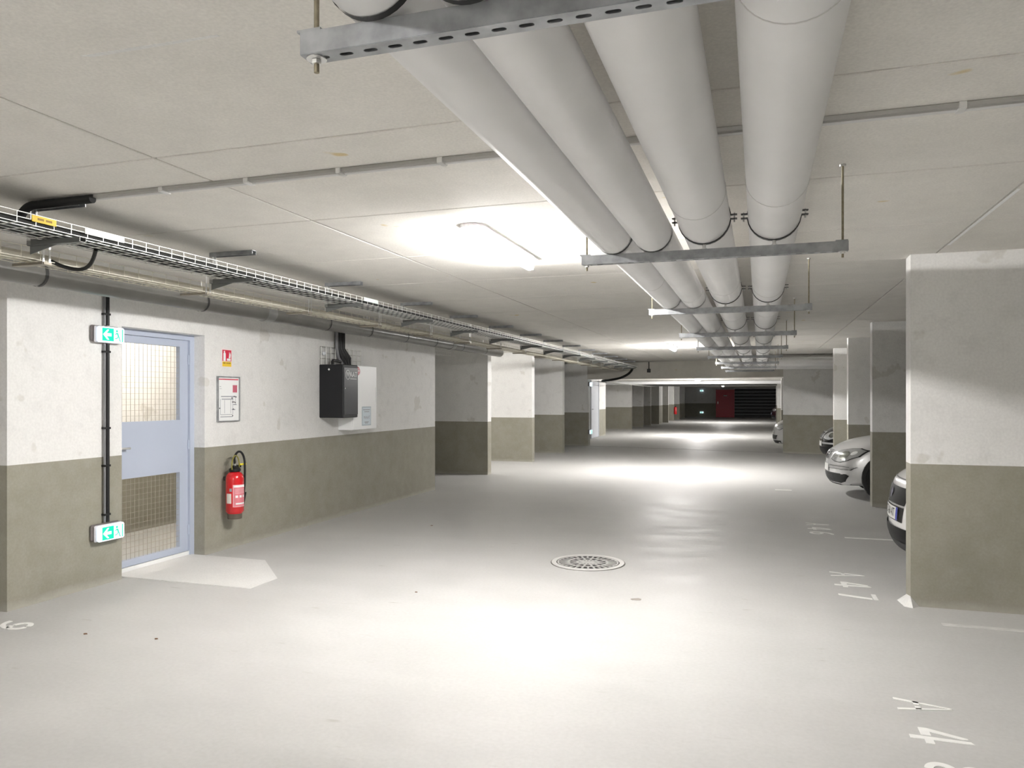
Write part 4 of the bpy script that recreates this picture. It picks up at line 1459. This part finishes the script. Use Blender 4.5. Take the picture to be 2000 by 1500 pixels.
        patch('number_plate', [(-0.26, 0.43), (0.26, 0.43), (0.26, 0.53), (-0.26, 0.53)], PLATE, 0.012, 2)

    # cabin
    xb0, xr0, xr1, xb1 = 0.98, 1.72, L_ - 0.75, L_ - 0.22
    wb, wr = W * .93, W * .72
    zr0 = zbelt - 0.03
    cab = MB()
    prof = [(xb0, zr0, wb), (xr0, zroof - 0.04, wr), (xr1, zroof - 0.04, wr), (xb1, zr0, wb)]
    cab.add([(x, -w_, z) for x, z, w_ in prof] + [(x, w_, z) for x, z, w_ in prof], [(0, 1, 2, 3), (7, 6, 5, 4), (0, 4, 5, 1), (1, 5, 6, 2), (2, 6, 7, 3), (3, 7, 4, 0)])
    cab.build('glasshouse', GLASSD, t)
    rf = MB()
    rp = [(xr0 - 0.05, zroof - 0.045, wr + .01), (xr0 + 0.2, zroof - 0.005, wr), (xr1 - 0.3, zroof, wr), (xr1 + .04, zroof - 0.045, wr + .01)]
    vs, fs = [], []
    for (x, z, w_) in rp:
        vs += [(x, -w_, z - 0.03), (x, -w_ * .75, z), (x, 0, z + 0.012), (x, w_ * .75, z), (x, w_, z - 0.03), (x, 0, z - 0.05)]
    for i in range(3):
        for q in range(6):
            q2 = (q + 1) % 6
            fs.append((i * 6 + q, i * 6 + q2, (i + 1) * 6 + q2, (i + 1) * 6 + q))
    fs += [(0, 1, 2, 3, 4, 5), (18, 19, 20, 21, 22, 23)]
    rf.add(vs, fs).build('roof', paint, t, smooth=True)
    for sg in (-1, 1):
        for (x0, x1) in ((xb0, xr0), ((xb0 + xb1) / 2 + .1, (xr0 + xr1) / 2 + .1), (xb1, xr1)):
            MB().tube([(x0, sg * (wb + .002), zr0), (x1, sg * (wr + .004), zroof - 0.035)], 0.028, 8).build('pillar', paint, t, smooth=True)
        mm = MB()
        mm.bbox(1.15, 1.27, sg * (W + 0.10) - 0.085, sg * (W + 0.10) + 0.085, zbelt + 0.02, zbelt + 0.14, 0.03)
        mm.box(1.18, 1.24, min(sg * W * .9, sg * (W + .05)), max(sg * W * .9, sg * (W + .05)), zbelt + 0.02, zbelt + 0.05)
        mm.build('mirror', paint, t, smooth=True)
        for xw in (0.78, L_ - 0.72):
            yo = sg * (W - 0.02)
            MB().lathe([(0.355, -0.03), (0.36, 0.03)], (xw, yo, 0.32), 28, 'y').build('wheel_arch', BLACK, t)
            wh = MB().lathe([(0.20, -0.105), (0.29, -0.10), (0.305, -0.06), (0.305, 0.06), (0.29, 0.10), (0.20, 0.105)], (xw, sg * (W - 0.045), 0.305), 32, 'y').build('tyre', RUBBER, t, smooth=True)
            MB().lathe([(0.205, -0.108), (0.19, -0.108), (0.16, -0.10), (0.05, -0.115), (0.05, 0.115), (0.16, 0.10), (0.19, 0.108), (0.205, 0.108)], (xw, sg * (W - 0.045), 0.305), 24, 'y').build('rim', mat('rim_alloy', (0.45, 0.45, 0.46), 0.3, 0.8), wh, smooth=True)
    return t


make_car('silver hatchback parked nose out in the right bay behind the second partition', (1.00, 12.86, 0), SILVERCAR, 'hatch')
make_car('white car with black grille peeking out behind the nearest right partition', (1.12, 7.52, 0), WHITECAR, 'suv', 'CT-061-KT')
make_car('white small car just beyond the opening on the right', (0.38, 23.15, 0), WHITECAR, 'mini')
make_car('dark car almost hidden behind the fourth right partition', (1.36, 19.1, 0), DARKCAR, 'hatch')
make_car('tiny distant dark car near the far gate', (0.72, 49.0, 0), BURGCAR, 'suv')
